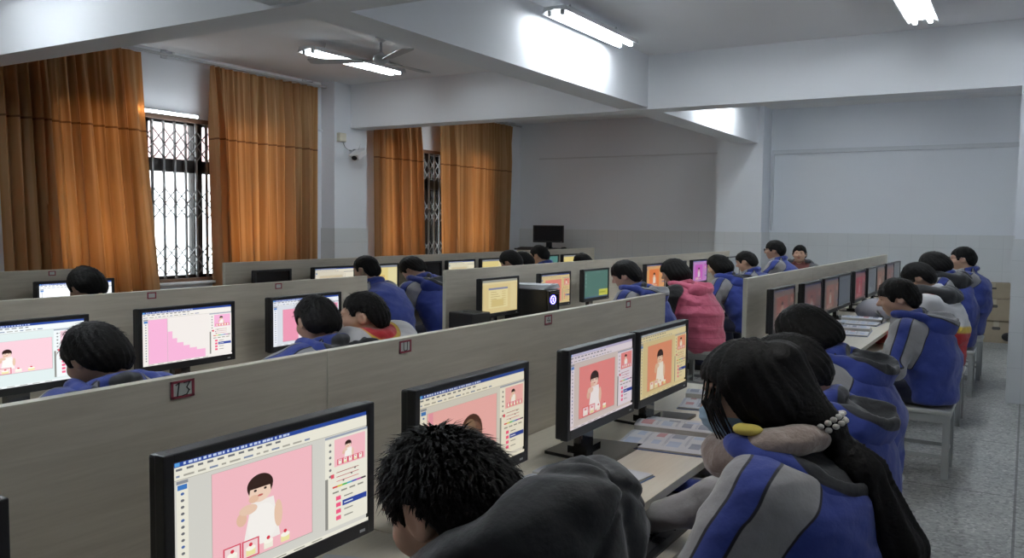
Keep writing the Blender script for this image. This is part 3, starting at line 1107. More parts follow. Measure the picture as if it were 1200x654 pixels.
# ------------------------------------------------------------ books and bags
def textbook(x, y, z, rz, label, w=.19, l=.27, h=.028, openbook=True, seed=0):
    """a thick open textbook: two page blocks curving to the spine, with printed panels"""
    rg = random.Random(seed)
    t = empty('textbook', (x, y, z), rz, label, 'book', 'textbooks on the desks')
    n = 14
    def prof(s):
        return [(s * w * k / n, h * (.55 + .45 * math.sin(PI * min(1, (k / n) * 1.5 + .12))) * (1 - .25 * (k / n) ** 3)) for k in range(n + 1)]
    sides = (-1, 1) if openbook else (1,)
    for s in sides:
        P = prof(s)
        hh = 1 if s == 1 else .35
        P = [(a, c * hh + .003) for a, c in P]
        pg = MB()
        pg.prism([(0, .003)] + P + [(s * w, .003)], 'y', -l / 2, l / 2, mi=1)
        top = MB()
        for (a, c), (a2, c2) in zip(P, P[1:]):
            top.quad([(a, -l / 2, c + .0006), (a2, -l / 2, c2 + .0006), (a2, l / 2, c2 + .0006), (a, l / 2, c + .0006)])
        def patch(u0, u1, v0, v1, mi):
            i0, i1 = int(u0 * n), max(int(u0 * n) + 1, int(u1 * n))
            for i in range(i0, min(i1, n)):
                (a, c), (a2, c2) = P[i], P[i + 1]
                top.quad([(a, v0 * l - l / 2, c + .0012), (a2, v0 * l - l / 2, c2 + .0012), (a2, v1 * l - l / 2, c2 + .0012), (a, v1 * l - l / 2, c + .0012)], mi)
        for r in range(4):
            v = .06 + r * .235
            for c in range(2):
                u = .10 + c * .44
                patch(u, u + rg.uniform(.22, .36), v + .03, v + rg.uniform(.12, .19), rg.choice((1, 1, 2, 3)))
            for q in range(3):
                patch(.10, .10 + rg.uniform(.5, .8), v + .195 + q * .010, v + .199 + q * .010, 3)
        o = pg.build('page_block', [M['paper'], M['pagedge']], t)
        top.build('printed_page', [M['paper'], M['print_blue'], M['print_red'], M['print_dark']], o)
    MB().box(-w - .004 if openbook else -.004, w + .004, -l / 2 - .004, l / 2 + .004, 0, .003).build('cover', M['cover'], t)
    return t


textbook(-.97, 2.66, .75, R(96), 'thick open textbook on the near desk beside the toddler and cakes monitor', w=.20, l=.28, h=.042, seed=1)
textbook(-1.03, 3.28, .75, R(100), 'smaller open textbook half hidden behind the masked girl\'s face', w=.17, l=.24, h=.045, seed=2)
textbook(-1.02, 2.02, .75, R(84), 'thin open booklet half hidden behind the dark hood', w=.20, l=.27, h=.014, seed=3)
textbook(-1.00, 6.02, .75, R(94), 'nearer of two books on the right hand desk, below the backpack', w=.19, l=.26, h=.05, seed=4)
textbook(-1.03, 6.70, .75, R(88), 'farther of two books on the right hand desk, touching the backpack', w=.19, l=.28, h=.05, seed=5)
tb = empty('tablet_page', (-1.09, 1.20, .75), R(20), 'white sheet with a grey blue picture at the bottom edge, below the nearest monitor', 'sheet')
MB().box(-.10, .10, -.14, .14, 0, .004, bev=.001).build('sheet', M['paper'], tb)
MB().box(-.085, .085, -.12, .12, .004, .0046).build('printed_panel', M['print_blue'], tb)
textbook(-2.88, 1.88, .75, R(80), 'white printed booklet on the second row desk below the bright cut off monitor', w=.16, l=.22, h=.03, seed=6)
textbook(-4.50, 5.60, .75, R(92), 'open book under the hands of the reading boy in blue', w=.18, l=.25, h=.02, seed=7)
# ------------------------------------------------ implicit surfaces (bodies)
def _rot(p):
    return p


class F:
    """signed distance pieces joined smoothly; every call takes points (N,3)"""

    @staticmethod
    def rc(P, a, b, r1, r2, sx=1.0):
        a = np.asarray(a, np.float32)
        b = np.asarray(b, np.float32)
        if sx != 1.0:
            S = np.array([sx, 1, 1], np.float32)
            P = P * S
            a = a * S
            b = b * S
        d = b - a
        l2 = float(d @ d) + 1e-9
        h = np.clip(((P - a) @ d) / l2, 0, 1)
        q = P - a - h[:, None] * d
        return np.sqrt((q * q).sum(1)) - (r1 + (r2 - r1) * h)

    @staticmethod
    def el(P, c, r, Rm=None):
        q = P - np.asarray(c, np.float32)
        if Rm is not None:
            q = q @ Rm
        r = np.asarray(r, np.float32)
        k1 = q / r
        k0 = np.sqrt((k1 * k1).sum(1)) + 1e-9
        k2 = np.sqrt(((q / (r * r)) ** 2).sum(1)) + 1e-9
        return k0 * (k0 - 1) / k2


def smin(a, b, k):
    h = np.maximum(k - np.abs(a - b), 0) / k
    return np.minimum(a, b) - h * h * k * .25


def smax(a, b, k):
    return -smin(-a, -b, k)


def fold_noise(P, sc, seed, n=5):
    rg = np.random.default_rng(seed)
    s = 0
    for i in range(n):
        k = rg.normal(size=3)
        k = (k / np.linalg.norm(k) * sc * rg.uniform(.6, 1.5)).astype(np.float32)
        s = s + np.sin(P @ k + rg.uniform(0, 6.28) + 1.3 * np.sin(P @ np.roll(k, 1) * .6))
    return s / n


def creases(P, sc, seed):
    """cloth that bulges between sharp creases"""
    return .42 - np.abs(fold_noise(P, sc, seed, 4)) * 1.25


def surface(f, lo, hi, h):
    """naive surface nets on a grid that is only evaluated near the surface"""
    lo = np.asarray(lo, np.float32)
    hi = np.asarray(hi, np.float32)
    B = 4
    nb = np.ceil((hi - lo) / (h * B)).astype(int) + 1
    n = nb * B + 1
    g = [np.arange(nb[i]) for i in range(3)]
    bi = np.stack(np.meshgrid(*g, indexing='ij'), -1).reshape(-1, 3)
    ctr = lo + (bi * B + B / 2).astype(np.float32) * h
    dc = f(ctr)
    D = np.ones(n, np.float32)
    act = np.abs(dc) < h * B * 1.55
    neg = bi[(dc < 0) & ~act]
    for b in neg:
        D[b[0] * B:b[0] * B + B + 1, b[1] * B:b[1] * B + B + 1, b[2] * B:b[2] * B + B + 1] = -1
    ab = bi[act]
    o = np.stack(np.meshgrid(*[np.arange(B + 1)] * 3, indexing='ij'), -1).reshape(-1, 3)
    idx = (ab[:, None, :] * B + o[None]).reshape(-1, 3)
    flat = np.unique((idx[:, 0] * n[1] + idx[:, 1]) * n[2] + idx[:, 2])
    ii = np.stack([flat // (n[1] * n[2]), (flat // n[2]) % n[1], flat % n[2]], -1)
    pts = lo + ii.astype(np.float32) * h
    out = np.empty(len(pts), np.float32)
    for s in range(0, len(pts), 200000):
        out[s:s + 200000] = f(pts[s:s + 200000])
    D.reshape(-1)[flat] = out
    S = D < 0
    cs = sum(S[a:n[0] - 1 + a, b:n[1] - 1 + b, c:n[2] - 1 + c].astype(np.int8) for a in (0, 1) for b in (0, 1) for c in (0, 1))
    cell = np.argwhere((cs > 0) & (cs < 8))
    cid = -np.ones(tuple(n - 1), np.int32)
    cid[tuple(cell.T)] = np.arange(len(cell))
    acc = np.zeros((len(cell), 3), np.float32)
    cnt = np.zeros(len(cell), np.float32)
    cor = [(a, b, c) for a in (0, 1) for b in (0, 1) for c in (0, 1)]
    for p in cor:
        for ax in range(3):
            if p[ax]:
                continue
            q = list(p)
            q[ax] = 1
            d0 = D[cell[:, 0] + p[0], cell[:, 1] + p[1], cell[:, 2] + p[2]]
            d1 = D[cell[:, 0] + q[0], cell[:, 1] + q[1], cell[:, 2] + q[2]]
            m = (d0 < 0) != (d1 < 0)
            t = np.where(m, d0 / np.where(m, d0 - d1, 1), 0)
            e = np.tile(np.array(p, np.float32), (len(cell), 1))
            e[:, ax] += t
            acc[m] += e[m]
            cnt[m] += 1
    V = lo + (cell + acc / cnt[:, None]) * h
    Q = []
    for ax in range(3):
        a1, a2 = (ax + 1) % 3, (ax + 2) % 3
        sl0 = [slice(None)] * 3
        sl1 = [slice(None)] * 3
        sl0[ax] = slice(0, n[ax] - 1)
        sl1[ax] = slice(1, n[ax])
        s0, s1 = S[tuple(sl0)], S[tuple(sl1)]
        e = np.argwhere(s0 != s1)
        ok = (e[:, a1] > 0) & (e[:, a2] > 0) & (e[:, a1] < n[a1] - 1) & (e[:, a2] < n[a2] - 1)
        e = e[ok]
        if not len(e):
            continue
        def at(d1, d2):
            c = e.copy()
            c[:, a1] -= d1
            c[:, a2] -= d2
            return cid[c[:, 0], c[:, 1], c[:, 2]]
        q = np.stack([at(1, 1), at(0, 1), at(0, 0), at(1, 0)], -1)
        fl = ~s0[e[:, 0], e[:, 1], e[:, 2]]
        q[fl] = q[fl][:, ::-1]
        Q.append(q)
    Q = np.concatenate(Q)
    Q = Q[(Q >= 0).all(1)]
    return V.astype(np.float32), Q.astype(np.int32)


def soft_mesh(name, V, Q, mats, parent=None, attrs=None, extra=None, loc=(0, 0, 0), rz=0):
    V = V.copy()
    V[:, 2] *= ZS
    faces_flat = Q.reshape(-1)
    nv, nq = len(V), len(Q)
    T = None
    if extra is not None and len(extra[1]):
        EV, T = extra
        EV = EV.copy()
        EV[:, 2] *= ZS
        T = T + nv
        V = np.concatenate([V, EV])
    me = bpy.data.meshes.new(name)
    me.vertices.add(len(V))
    me.vertices.foreach_set('co', V.astype(np.float32).ravel())
    nt_ = 0 if T is None else len(T)
    me.loops.add(nq * 4 + nt_ * 3)
    li = faces_flat if T is None else np.concatenate([faces_flat, T.reshape(-1)])
    me.loops.foreach_set('vertex_index', li.astype(np.int32))
    me.polygons.add(nq + nt_)
    st = np.concatenate([np.arange(nq) * 4, nq * 4 + np.arange(nt_) * 3])
    me.polygons.foreach_set('loop_start', st.astype(np.int32))
    me.update(calc_edges=True)
    me.validate()
    me.shade_smooth()
    for k, v in (attrs or {}).items():
        a = me.attributes.new(k, 'FLOAT', 'POINT')
        v = np.asarray(v, np.float32)
        if len(v) < len(V):
            v = np.concatenate([v, np.full(len(V) - len(v), -1, np.float32)])
        a.data.foreach_set('value', v)
    return link_mesh(name, me, mats, parent, loc, rz)


# ----------------------------------------------- cloth, skin and hair shades
def cloth(name, base, second=None, third=None, pipe=(.012, .012, .016), rough=.8, bump=.25, sheen=.2, plaid=None, spec=.3):
    m, nt, b = new_mat(name)
    def sv(v):
        rgb = nt.nodes.new('ShaderNodeRGB')
        rgb.outputs[0].default_value = (*v, 1)
        return rgb.outputs[0]
    cur = sv(base)
    def over(cur, attr, colr, thr=0, sharp=.0022):
        a = nt.nodes.new('ShaderNodeAttribute')
        a.attribute_name = attr
        r = nt.nodes.new('ShaderNodeMapRange')
        r.inputs['From Min'].default_value = thr - sharp
        r.inputs['From Max'].default_value = thr + sharp
        nt.links.new(a.outputs['Fac'], r.inputs['Value'])
        mx = nt.nodes.new('ShaderNodeMix')
        mx.data_type = 'RGBA'
        nt.links.new(r.outputs['Result'], mx.inputs['Factor'])
        nt.links.new(cur, mx.inputs['A'])
        nt.links.new(sv(colr), mx.inputs['B'])
        return mx.outputs['Result']
    if plaid:
        tc = nt.nodes.new('ShaderNodeTexCoord')
        br = nt.nodes.new('ShaderNodeTexBrick')
        br.offset = 0
        br.inputs['Scale'].default_value = 16
        br.inputs['Brick Width'].default_value = 1
        br.inputs['Row Height'].default_value = 1
        br.inputs['Mortar Size'].default_value = .16
        br.inputs['Color1'].default_value = (*base, 1)
        br.inputs['Color2'].default_value = (*base, 1)
        br.inputs['Mortar'].default_value = (*plaid, 1)
        mp = nt.nodes.new('ShaderNodeMapping')
        mp.inputs['Rotation'].default_value = (R(90), 0, R(20))
        nt.links.new(tc.outputs['Object'], mp.inputs['Vector'])
        nt.links.new(mp.outputs['Vector'], br.inputs['Vector'])
        cur = br.outputs['Color']
    if second:
        cur = over(cur, 'area2', second)
    if third:
        cur = over(cur, 'area3', third)
    if second:
        for at_, wd in (('edge1', .0032), ('edge2', .0026)):     # narrow piping along both borders
            a = nt.nodes.new('ShaderNodeAttribute')
            a.attribute_name = at_
            ab = nt.nodes.new('ShaderNodeMath')
            ab.operation = 'ABSOLUTE'
            nt.links.new(a.outputs['Fac'], ab.inputs[0])
            r = nt.nodes.new('ShaderNodeMapRange')
            r.inputs['From Min'].default_value = wd + .001
            r.inputs['From Max'].default_value = wd - .001
            nt.links.new(ab.outputs[0], r.inputs['Value'])
            mx = nt.nodes.new('ShaderNodeMix')
            mx.data_type = 'RGBA'
            nt.links.new(r.outputs['Result'], mx.inputs['Factor'])
            nt.links.new(cur, mx.inputs['A'])
            nt.links.new(sv(pipe), mx.inputs['B'])
            cur = mx.outputs['Result']
    nt.links.new(cur, b.inputs['Base Color'])
    b.inputs['Roughness'].default_value = rough
    b.inputs['Specular IOR Level'].default_value = spec
    b.inputs['Sheen Weight'].default_value = sheen
    tc = nt.nodes.new('ShaderNodeTexCoord')
    n = nt.nodes.new('ShaderNodeTexNoise')
    n.inputs['Scale'].default_value = 22
    n.inputs['Detail'].default_value = 5
    nt.links.new(tc.outputs['Object'], n.inputs['Vector'])
    bp = nt.nodes.new('ShaderNodeBump')
    bp.inputs['Strength'].default_value = bump
    bp.inputs['Distance'].default_value = .02
    nt.links.new(n.outputs['Fac'], bp.inputs['Height'])
    nt.links.new(bp.outputs['Normal'], b.inputs['Normal'])
    return m


def skin_mat():
    m = cloth('skin', (.52, .33, .24), None, rough=.5, bump=.05, sheen=0)
    nt = m.node_tree
    b = nt.nodes['Principled BSDF']
    cur = b.inputs['Base Color'].links[0].from_socket
    for attr, c in (('lips', (.33, .12, .10)), ('eyes', (.02, .015, .012))):
        a = nt.nodes.new('ShaderNodeAttribute')
        a.attribute_name = attr
        r = nt.nodes.new('ShaderNodeMapRange')
        r.inputs['From Min'].default_value = -.001
        r.inputs['From Max'].default_value = .002
        nt.links.new(a.outputs['Fac'], r.inputs['Value'])
        mx = nt.nodes.new('ShaderNodeMix')
        mx.data_type = 'RGBA'
        nt.links.new(r.outputs['Result'], mx.inputs['Factor'])
        nt.links.new(cur, mx.inputs['A'])
        mx.inputs['B'].default_value = (*c, 1)
        cur = mx.outputs['Result']
    nt.links.new(cur, b.inputs['Base Color'])
    b.inputs['Subsurface Weight'].default_value = .08
    b.inputs['Subsurface Radius'].default_value = (.02, .008, .004)
    return m


M['skin'] = skin_mat()
M['hair'] = plain('black hair', (.0045, .0042, .0042), .6, spec=.16, bump=.5, bscale=160)
BLUE, GREY = (.024, .044, .235), (.27, .265, .27)
M['uniform'] = cloth('blue and grey school jacket', BLUE, GREY, (.030, .032, .036), rough=.72)
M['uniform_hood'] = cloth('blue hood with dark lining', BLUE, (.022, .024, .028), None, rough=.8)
M['uniform_grey'] = cloth('blue hood with grey lining', BLUE, (.20, .20, .21), None, rough=.85)
M['dark_hood'] = cloth('dark quilted hood', (.010, .011, .0135), None, rough=.62, spec=.25)
M['darkcoat'] = cloth('dark jacket', (.028, .030, .034), (.030, .055, .26), None, rough=.8)
M['redwhite'] = cloth('white red and yellow jacket', (.58, .58, .60), (.42, .018, .025), (.62, .42, .05), pipe=(.62, .42, .05))
M['pink'] = cloth('pink padded vest over black sleeves', (.56, .12, .20), (.012, .012, .013), None, pipe=(.36, .07, .12), bump=.5)
M['blackknit'] = cloth('black knit sleeves', (.012, .012, .013), None)
M['trousers'] = cloth('dark blue school trousers', (.018, .022, .05), None)
M['plaid'] = cloth('dark plaid trousers', (.035, .033, .035), None, plaid=(.16, .15, .15))
M['shoe'] = plain('black shoe', (.02, .02, .022), .5)
M['sole'] = plain('white rubber sole', (.55, .55, .53), .7)
M['scarf'] = cloth('beige fleece', (.34, .27, .235), None, bump=.7, rough=1.0, sheen=.5)
M['mask'] = plain('pale blue surgical mask', (.30, .45, .58), .8, bump=.2, bscale=90)
M['yellow'] = plain('yellow cloth', (.62, .50, .10), .8)
M['greycoat'] = cloth('dark grey green coat', (.075, .08, .085), (.13, .040, .034), None)
M['bead'] = plain('white bead', (.62, .60, .55), .3)
M['lensframe'] = plain('black spectacle frame', (.012, .012, .012), .3)
# ------------------------------------------------------------------- people
HS = .95                                                # teenage heads
V3 = lambda *a: np.array(a, np.float32)


def rotm(yaw=0, pitch=0, roll=0):
    """head turned left by yaw, bowed by pitch, tipped to its right by roll (degrees)"""
    Rm = Matrix.Rotation(R(yaw), 3, 'Z') @ Matrix.Rotation(R(-pitch), 3, 'X') @ Matrix.Rotation(R(roll), 3, 'Y')
    return np.array(Rm, np.float32)


def nrm(v):
    v = np.asarray(v, np.float32)
    return v / (np.linalg.norm(v) + 1e-9)


def ik(S, W, l1, l2, pole):
    d = W - S
    L = np.linalg.norm(d)
    if L > (l1 + l2) * .985:
        W = S + d / L * (l1 + l2) * .985
        d = W - S
        L = np.linalg.norm(d)
    u = d / L
    a = (l1 * l1 - l2 * l2 + L * L) / (2 * L)
    hgt = math.sqrt(max(l1 * l1 - a * a, 0))
    p = nrm(pole - u * float(np.dot(pole, u)))
    return S + u * a + p * hgt, W


def skeleton(o):
    H = V3(o['side'], o['back'], o['z'])
    Rh = rotm(o['yaw'], o['pitch'], o['roll'])
    Rn = rotm(o['yaw'] * .35, o['pitch'] * .55, o['roll'] * .5)
    k = {'H': H, 'Rh': Rh, 'Rn': Rn}
    NB = H + Rn @ V3(0, -.042, -.150)
    PV = V3(0, 0, .565)
    k['NB'], k['PV'] = NB, PV
    bulge = V3(0, -.045, 0)
    k['M1'] = PV * .58 + NB * .42 + bulge
    k['CH'] = PV * .25 + NB * .75 + bulge + V3(0, 0, -.02)
    ty = R(o['tyaw'])
    for s, n in ((-1, 'L'), (1, 'R')):
        off = V3(s * .158 * math.cos(ty) - .01 * math.sin(ty), s * .158 * math.sin(ty) + .005, -.065 + o['shrug'])
        S = NB + off
        W = np.array(o['hands'][0 if s < 0 else 1], np.float32)
        E, W = ik(S, W, .265, .235, V3(s * .75, -.35, -.8))
        k['S' + n], k['E' + n], k['W' + n] = S, E, W
        k['hip' + n] = V3(s * .085, .03, .545)
        k['knee' + n] = V3(s * .115, .42, .505)
        k['ank' + n] = V3(s * .115, .37, .10)
        k['toe' + n] = V3(s * .13, .50, .045)
    return k


def hand_prims(k, n):
    s = -1 if n == 'L' else 1
    W, E = k['W' + n], k['E' + n]
    hd = nrm(nrm(W - E) + V3(-.15 * s, .55, -.10)) if ('up' + n) not in k else nrm(k['up' + n])
    pn = V3(0, 0, -1) if ('up' + n) not in k else V3(-s, .2, .2)
    ac = nrm(np.cross(hd, pn))
    pn = nrm(np.cross(ac, hd))
    med = V3(-s, 0, 0)
    if np.dot(ac, med) < 0:
        ac = -ac                                         # towards the thumb
    pr = [('el', W + hd * .048, (.038, .052, .016), np.stack([ac, hd, pn], 1))]
    for q, L in enumerate((.068, .078, .073, .056)):
        a = W + hd * .088 + ac * ((1.5 - q) * .0185)
        d = hd
        ang = 14
        for i, fr in enumerate((.44, .31, .25)):
            ca, sa = math.cos(R(ang)), math.sin(R(ang))
            d = hd * ca + pn * sa
            b_ = a + d * L * fr
            pr.append(('rc', a, b_, .0090 - .0008 * i, .0084 - .0008 * i))
            a = b_
            ang += 26 + 3 * q
    a = W + hd * .022 + ac * .026
    d = nrm(hd * .75 + ac * .65 + pn * .25)
    b_ = a + d * .040
    pr.append(('rc', a, b_, .0125, .0105))
    pr.append(('rc', b_, b_ + nrm(d + hd * .6 + pn * .3) * .030, .0100, .0080))
    return pr


def body_sdf(k):
    Rh, H = k['Rh'], k['H']
    hp = {n: hand_prims(k, n) for n in 'LR'}

    def head(q):
        d = F.el(q, (0, -.004, .018), (.077, .096, .108))
        d = smin(d, F.el(q, (0, .030, -.058), (.054, .060, .062)), .045)
        d = smin(d, F.el(q, (0, .058, -.100), (.026, .026, .020)), .03)          # chin
        for s in (-1, 1):
            d = smin(d, F.el(q, (s * .040, .060, -.028), (.026, .026, .026)), .03)   # cheek
            d = smax(d, -F.el(q, (s * .032, .101, .010), (.019, .016, .012)), .014)  # eye socket
            d = smin(d, F.el(q, (s * .032, .080, .009), (.016, .013, .011)), .006)   # eye
            d = smin(d, F.rc(q, (s * .014, .094, .030), (s * .048, .084, .032), .008, .006), .012)
            e = F.el(q, (s * .080, -.010, -.012), (.011, .024, .033))
            e = smax(e, -F.el(q, (s * .090, -.004, -.010), (.007, .013, .020)), .006)
            d = smin(d, e, .010)
        n_ = F.rc(q, (0, .092, .012), (0, .113, -.026), .008, .0125)
        for s in (-1, 1):
            n_ = smin(n_, F.el(q, (s * .012, .102, -.030), (.009, .010, .008)), .008)
        d = smin(d, n_, .012)
        d = smin(d, F.el(q, (0, .088, -.057), (.024, .011, .0065)), .006)
        d = smin(d, F.el(q, (0, .086, -.069), (.020, .011, .0065)), .006)
        return d

    def f(P):
        d = F.rc(P, k['PV'], k['M1'], .105, .100, .75)
        d = smin(d, F.rc(P, k['M1'], k['CH'], .100, .105, .74), .06)
        d = smin(d, F.rc(P, k['SL'], k['SR'], .052, .052), .06)
        d = smin(d, F.rc(P, k['CH'], k['NB'], .085, .058, .85), .06)
        d = smin(d, F.rc(P, k['NB'], H + Rh @ V3(0, -.020, -.070), .058, .050), .03)
        for n in 'LR':
            d = smin(d, F.rc(P, k['S' + n], k['E' + n], .046, .036), .03)
            d = smin(d, F.rc(P, k['E' + n], k['W' + n], .036, .024), .015)
            d = smin(d, F.rc(P, k['hip' + n], k['knee' + n], .078, .052), .05)
            d = smin(d, F.rc(P, k['knee' + n], k['ank' + n], .050, .034), .02)
            d = smin(d, F.rc(P, k['ank' + n] - V3(0, .02, .05), k['toe' + n], .036, .026), .02)
            m = ((P - k['W' + n]) ** 2).sum(1) < .28 ** 2
            if m.any():
                q = P[m]
                e = d[m]
                for i, p in enumerate(hp[n]):
                    v = F.el(q, *p[1:]) if p[0] == 'el' else F.rc(q, *p[1:])
                    e = smin(e, v, .016 if i == 0 else .005)
                d[m] = e
        m = ((P - H) ** 2).sum(1) < .30 ** 2
        if m.any():
            d[m] = smin(d[m], head((P[m] - H) @ Rh / HS) * HS, .028)
        return d
    return f


def torso_d(P, k, g=0.0):
    d = F.rc(P, V3(0, -.012, .53), k['M1'], .138 + g, .136 + g, .72)
    d = smin(d, F.rc(P, k['M1'], k['CH'], .136 + g, .132 + g, .72), .08)
    return smin(d, F.rc(P, k['CH'], k['NB'] - V3(0, 0, .03), .115 + g, .075, .80), .08)


def arm_d(P, k, n, g=0.0):
    W2 = k['W' + n] + (k['E' + n] - k['W' + n]) * .04
    d = F.rc(P, k['S' + n], k['E' + n], .076 + g, .060 + g)
    return smin(d, F.rc(P, k['E' + n], W2, .060 + g, .043), .03)


CR = np.array([1, 1, 1.35], np.float32)


def jacket_sdf(k, o):
    g = o['puff']
    seed = o['seed']

    def f(P):
        d = torso_d(P, k, g)
        d = smin(d, F.rc(P, k['SL'], k['SR'], .072, .072), .06)
        for n in 'LR':
            d = smin(d, arm_d(P, k, n, g), .035)
        d = d - .0125 * creases(P * CR, 19, seed) - .0055 * creases(P, 42, seed + 1) + .002 * fold_noise(P, 90, seed + 2)
        rg_ = None
        for i in range(11):                               # stand-up collar
            a = R(-140 + 28 * i)
            c = V3(.080 * math.sin(a), -.076 * math.cos(a) + .012, .026 + .020 * math.cos(a))
            c = k['NB'] + k['Rn'] @ c
            if rg_ is not None:
                d = smin(d, F.rc(P, rg_, c, .027, .027), .014)
            rg_ = c
        d = smax(d, -F.rc(P, k['NB'] + k['Rn'] @ V3(0, .008, .0), k['H'] + V3(0, 0, -.02), .058, .066), .012)
        d = smax(d, o['hem'] - P[:, 2], .01)
        return d
    return f


def region(P, k, o):
    """where the panels, sleeves and stripes of a jacket lie"""
    N = len(P)
    st = o['style']
    far = np.full(N, -1, np.float32)
    dt = torso_d(P, k)
    a2, a3 = far.copy(), far.copy()
    e1, e2 = -far, -far
    if st == 'uniform':
        g = far.copy()
        sw = np.zeros(N, np.float32)
        sv_ = np.zeros(N, np.float32)
        best = np.full(N, 9, np.float32)
        for s, n in ((-1, 'L'), (1, 'R')):
            da = arm_d(P, k, n)
            db = F.rc(P, k['NB'] + V3(s * .07, 0, -.035), k['S' + n], .066, .074)
            g = np.maximum(g, np.maximum(dt - da + .030, .050 - np.maximum(db, 0) - np.maximum(0, -(P[:, 1] - k['NB'][1] + .02)) * 1.2))
            for a, b_, out in ((k['NB'] + V3(s * .05, 0, -.01), k['S' + n], V3(s * .25, -.1, 1)), (k['S' + n], k['E' + n], V3(s * .75, -.10, .65)), (k['E' + n], k['W' + n], V3(s * .75, -.10, .65))):
                u = nrm(b_ - a)
                ov = nrm(out - u * float(np.dot(out, u)))
                nn = np.cross(u, ov)
                dd = F.rc(P, a, b_, .05, .05)
                v = .029 - np.abs((P - a) @ nn)
                v = v - np.maximum(0, .01 - (P - a) @ ov) * 2
                wt = np.exp(-np.clip(dd, -.1, .6) / .012)
                sw += wt
                sv_ += wt * v
                best = np.minimum(best, dd)
        strip = np.where(best < .09, sv_ / (sw + 1e-20), -1)
        a2 = np.minimum(g, -strip)
        e1 = np.where(g > -.004, strip, 1)
        e2 = np.where(strip < -.002, g, 1)
    elif st == 'collar':
        r = np.sqrt((P[:, 0] - k['NB'][0]) ** 2 * .8 + (P[:, 1] - k['NB'][1]) ** 2 + .3 * (P[:, 2] - k['NB'][2]) ** 2)
        a2 = .112 - r
        e1 = (r - .105) * .5
    elif st == 'coat':
        r = np.sqrt(((P - k['NB'] - V3(0, .05, -.01)) ** 2).sum(1))
        a2 = .125 - r
    elif st == 'lowred':
        zl = .80 + .25 * P[:, 1]
        a2 = zl - P[:, 2]
        e1 = (P[:, 2] - zl - .02) * .12
        r = np.sqrt(((P - k['NB'] - V3(-.13, -.0, -.0)) ** 2).sum(1))
        a2 = np.maximum(a2, .055 - r)
    elif st == 'vest':
        da = np.minimum(arm_d(P, k, 'L'), arm_d(P, k, 'R'))
        a2 = dt - da - .012
        e1 = a2
        e2 = np.where(a2 < -.01, (P[:, 2] + .01 * np.sin(P[:, 0] * 9) - .46 + .05) % .10 - .05, 1)
    return {'area2': a2, 'area3': a3, 'edge1': e1, 'edge2': e2}


HAIRLINE = {   # lower edge of the hair along the head, from nape to forehead
    'short': ([-.12, -.055, -.036, -.022, .014, .026, .044, .056, .075, .11], [-.098, -.080, -.035, .016, .022, -.018, -.014, .034, .046, .05]),
    'crop': ([-.12, -.060, -.040, -.024, .012, .024, .040, .054, .075, .11], [-.088, -.066, -.028, .020, .026, -.008, -.004, .044, .056, .06]),
    'bowl': ([-.12, -.055, -.036, -.020, .012, .026, .044, .056, .075, .11], [-.106, -.088, -.042, .000, .008, -.026, -.022, .016, .024, .026]),
    'bob': ([-.14, .020, .040, .054, .066, .11], [-.108, -.100, -.080, .000, .030, .036]),
    'pony': ([-.20, .030, .044, .058, .070, .11], [-.150, -.100, -.066, .020, .052, .060]),
}


def hair_sdf(kind, seed, k):
    H, Rh = k['H'], k['Rh']
    hx, hz = HAIRLINE[kind]
    rr = {'short': (.088, .109, .118), 'crop': (.084, .104, .114), 'bowl': (.091, .112, .119), 'bob': (.097, .118, .122), 'pony': (.092, .113, .119)}[kind]

    def f(P):
        q = (P - H) @ Rh / HS
        d = F.el(q, (0, -.010, .022), rr)
        d = smin(d, F.el(q, (0, -.042, -.030), (rr[0] * .90, .070, .072)), .05)
        if kind in ('bob', 'pony'):
            d = smin(d, F.el(q, (0, -.040, -.050), (rr[0] * .96, .085, .070)), .05)
        # strands running from the crown
        az = np.arctan2(q[:, 0], -(q[:, 1] + .05))
        d = d + .0026 * np.sin(az * 19 + seed + q[:, 2] * 42) + .0018 * np.sin(az * 43 + seed * 2) + .004 * fold_noise(q, 40, seed)
        cut = np.interp(q[:, 1], hx, hz) + .005 * np.sin(q[:, 0] * 95 + seed) + .004 * np.sin(q[:, 0] * 230 + q[:, 1] * 170)
        d = smax(d, cut - q[:, 2], .009)
        return d * HS
    return f


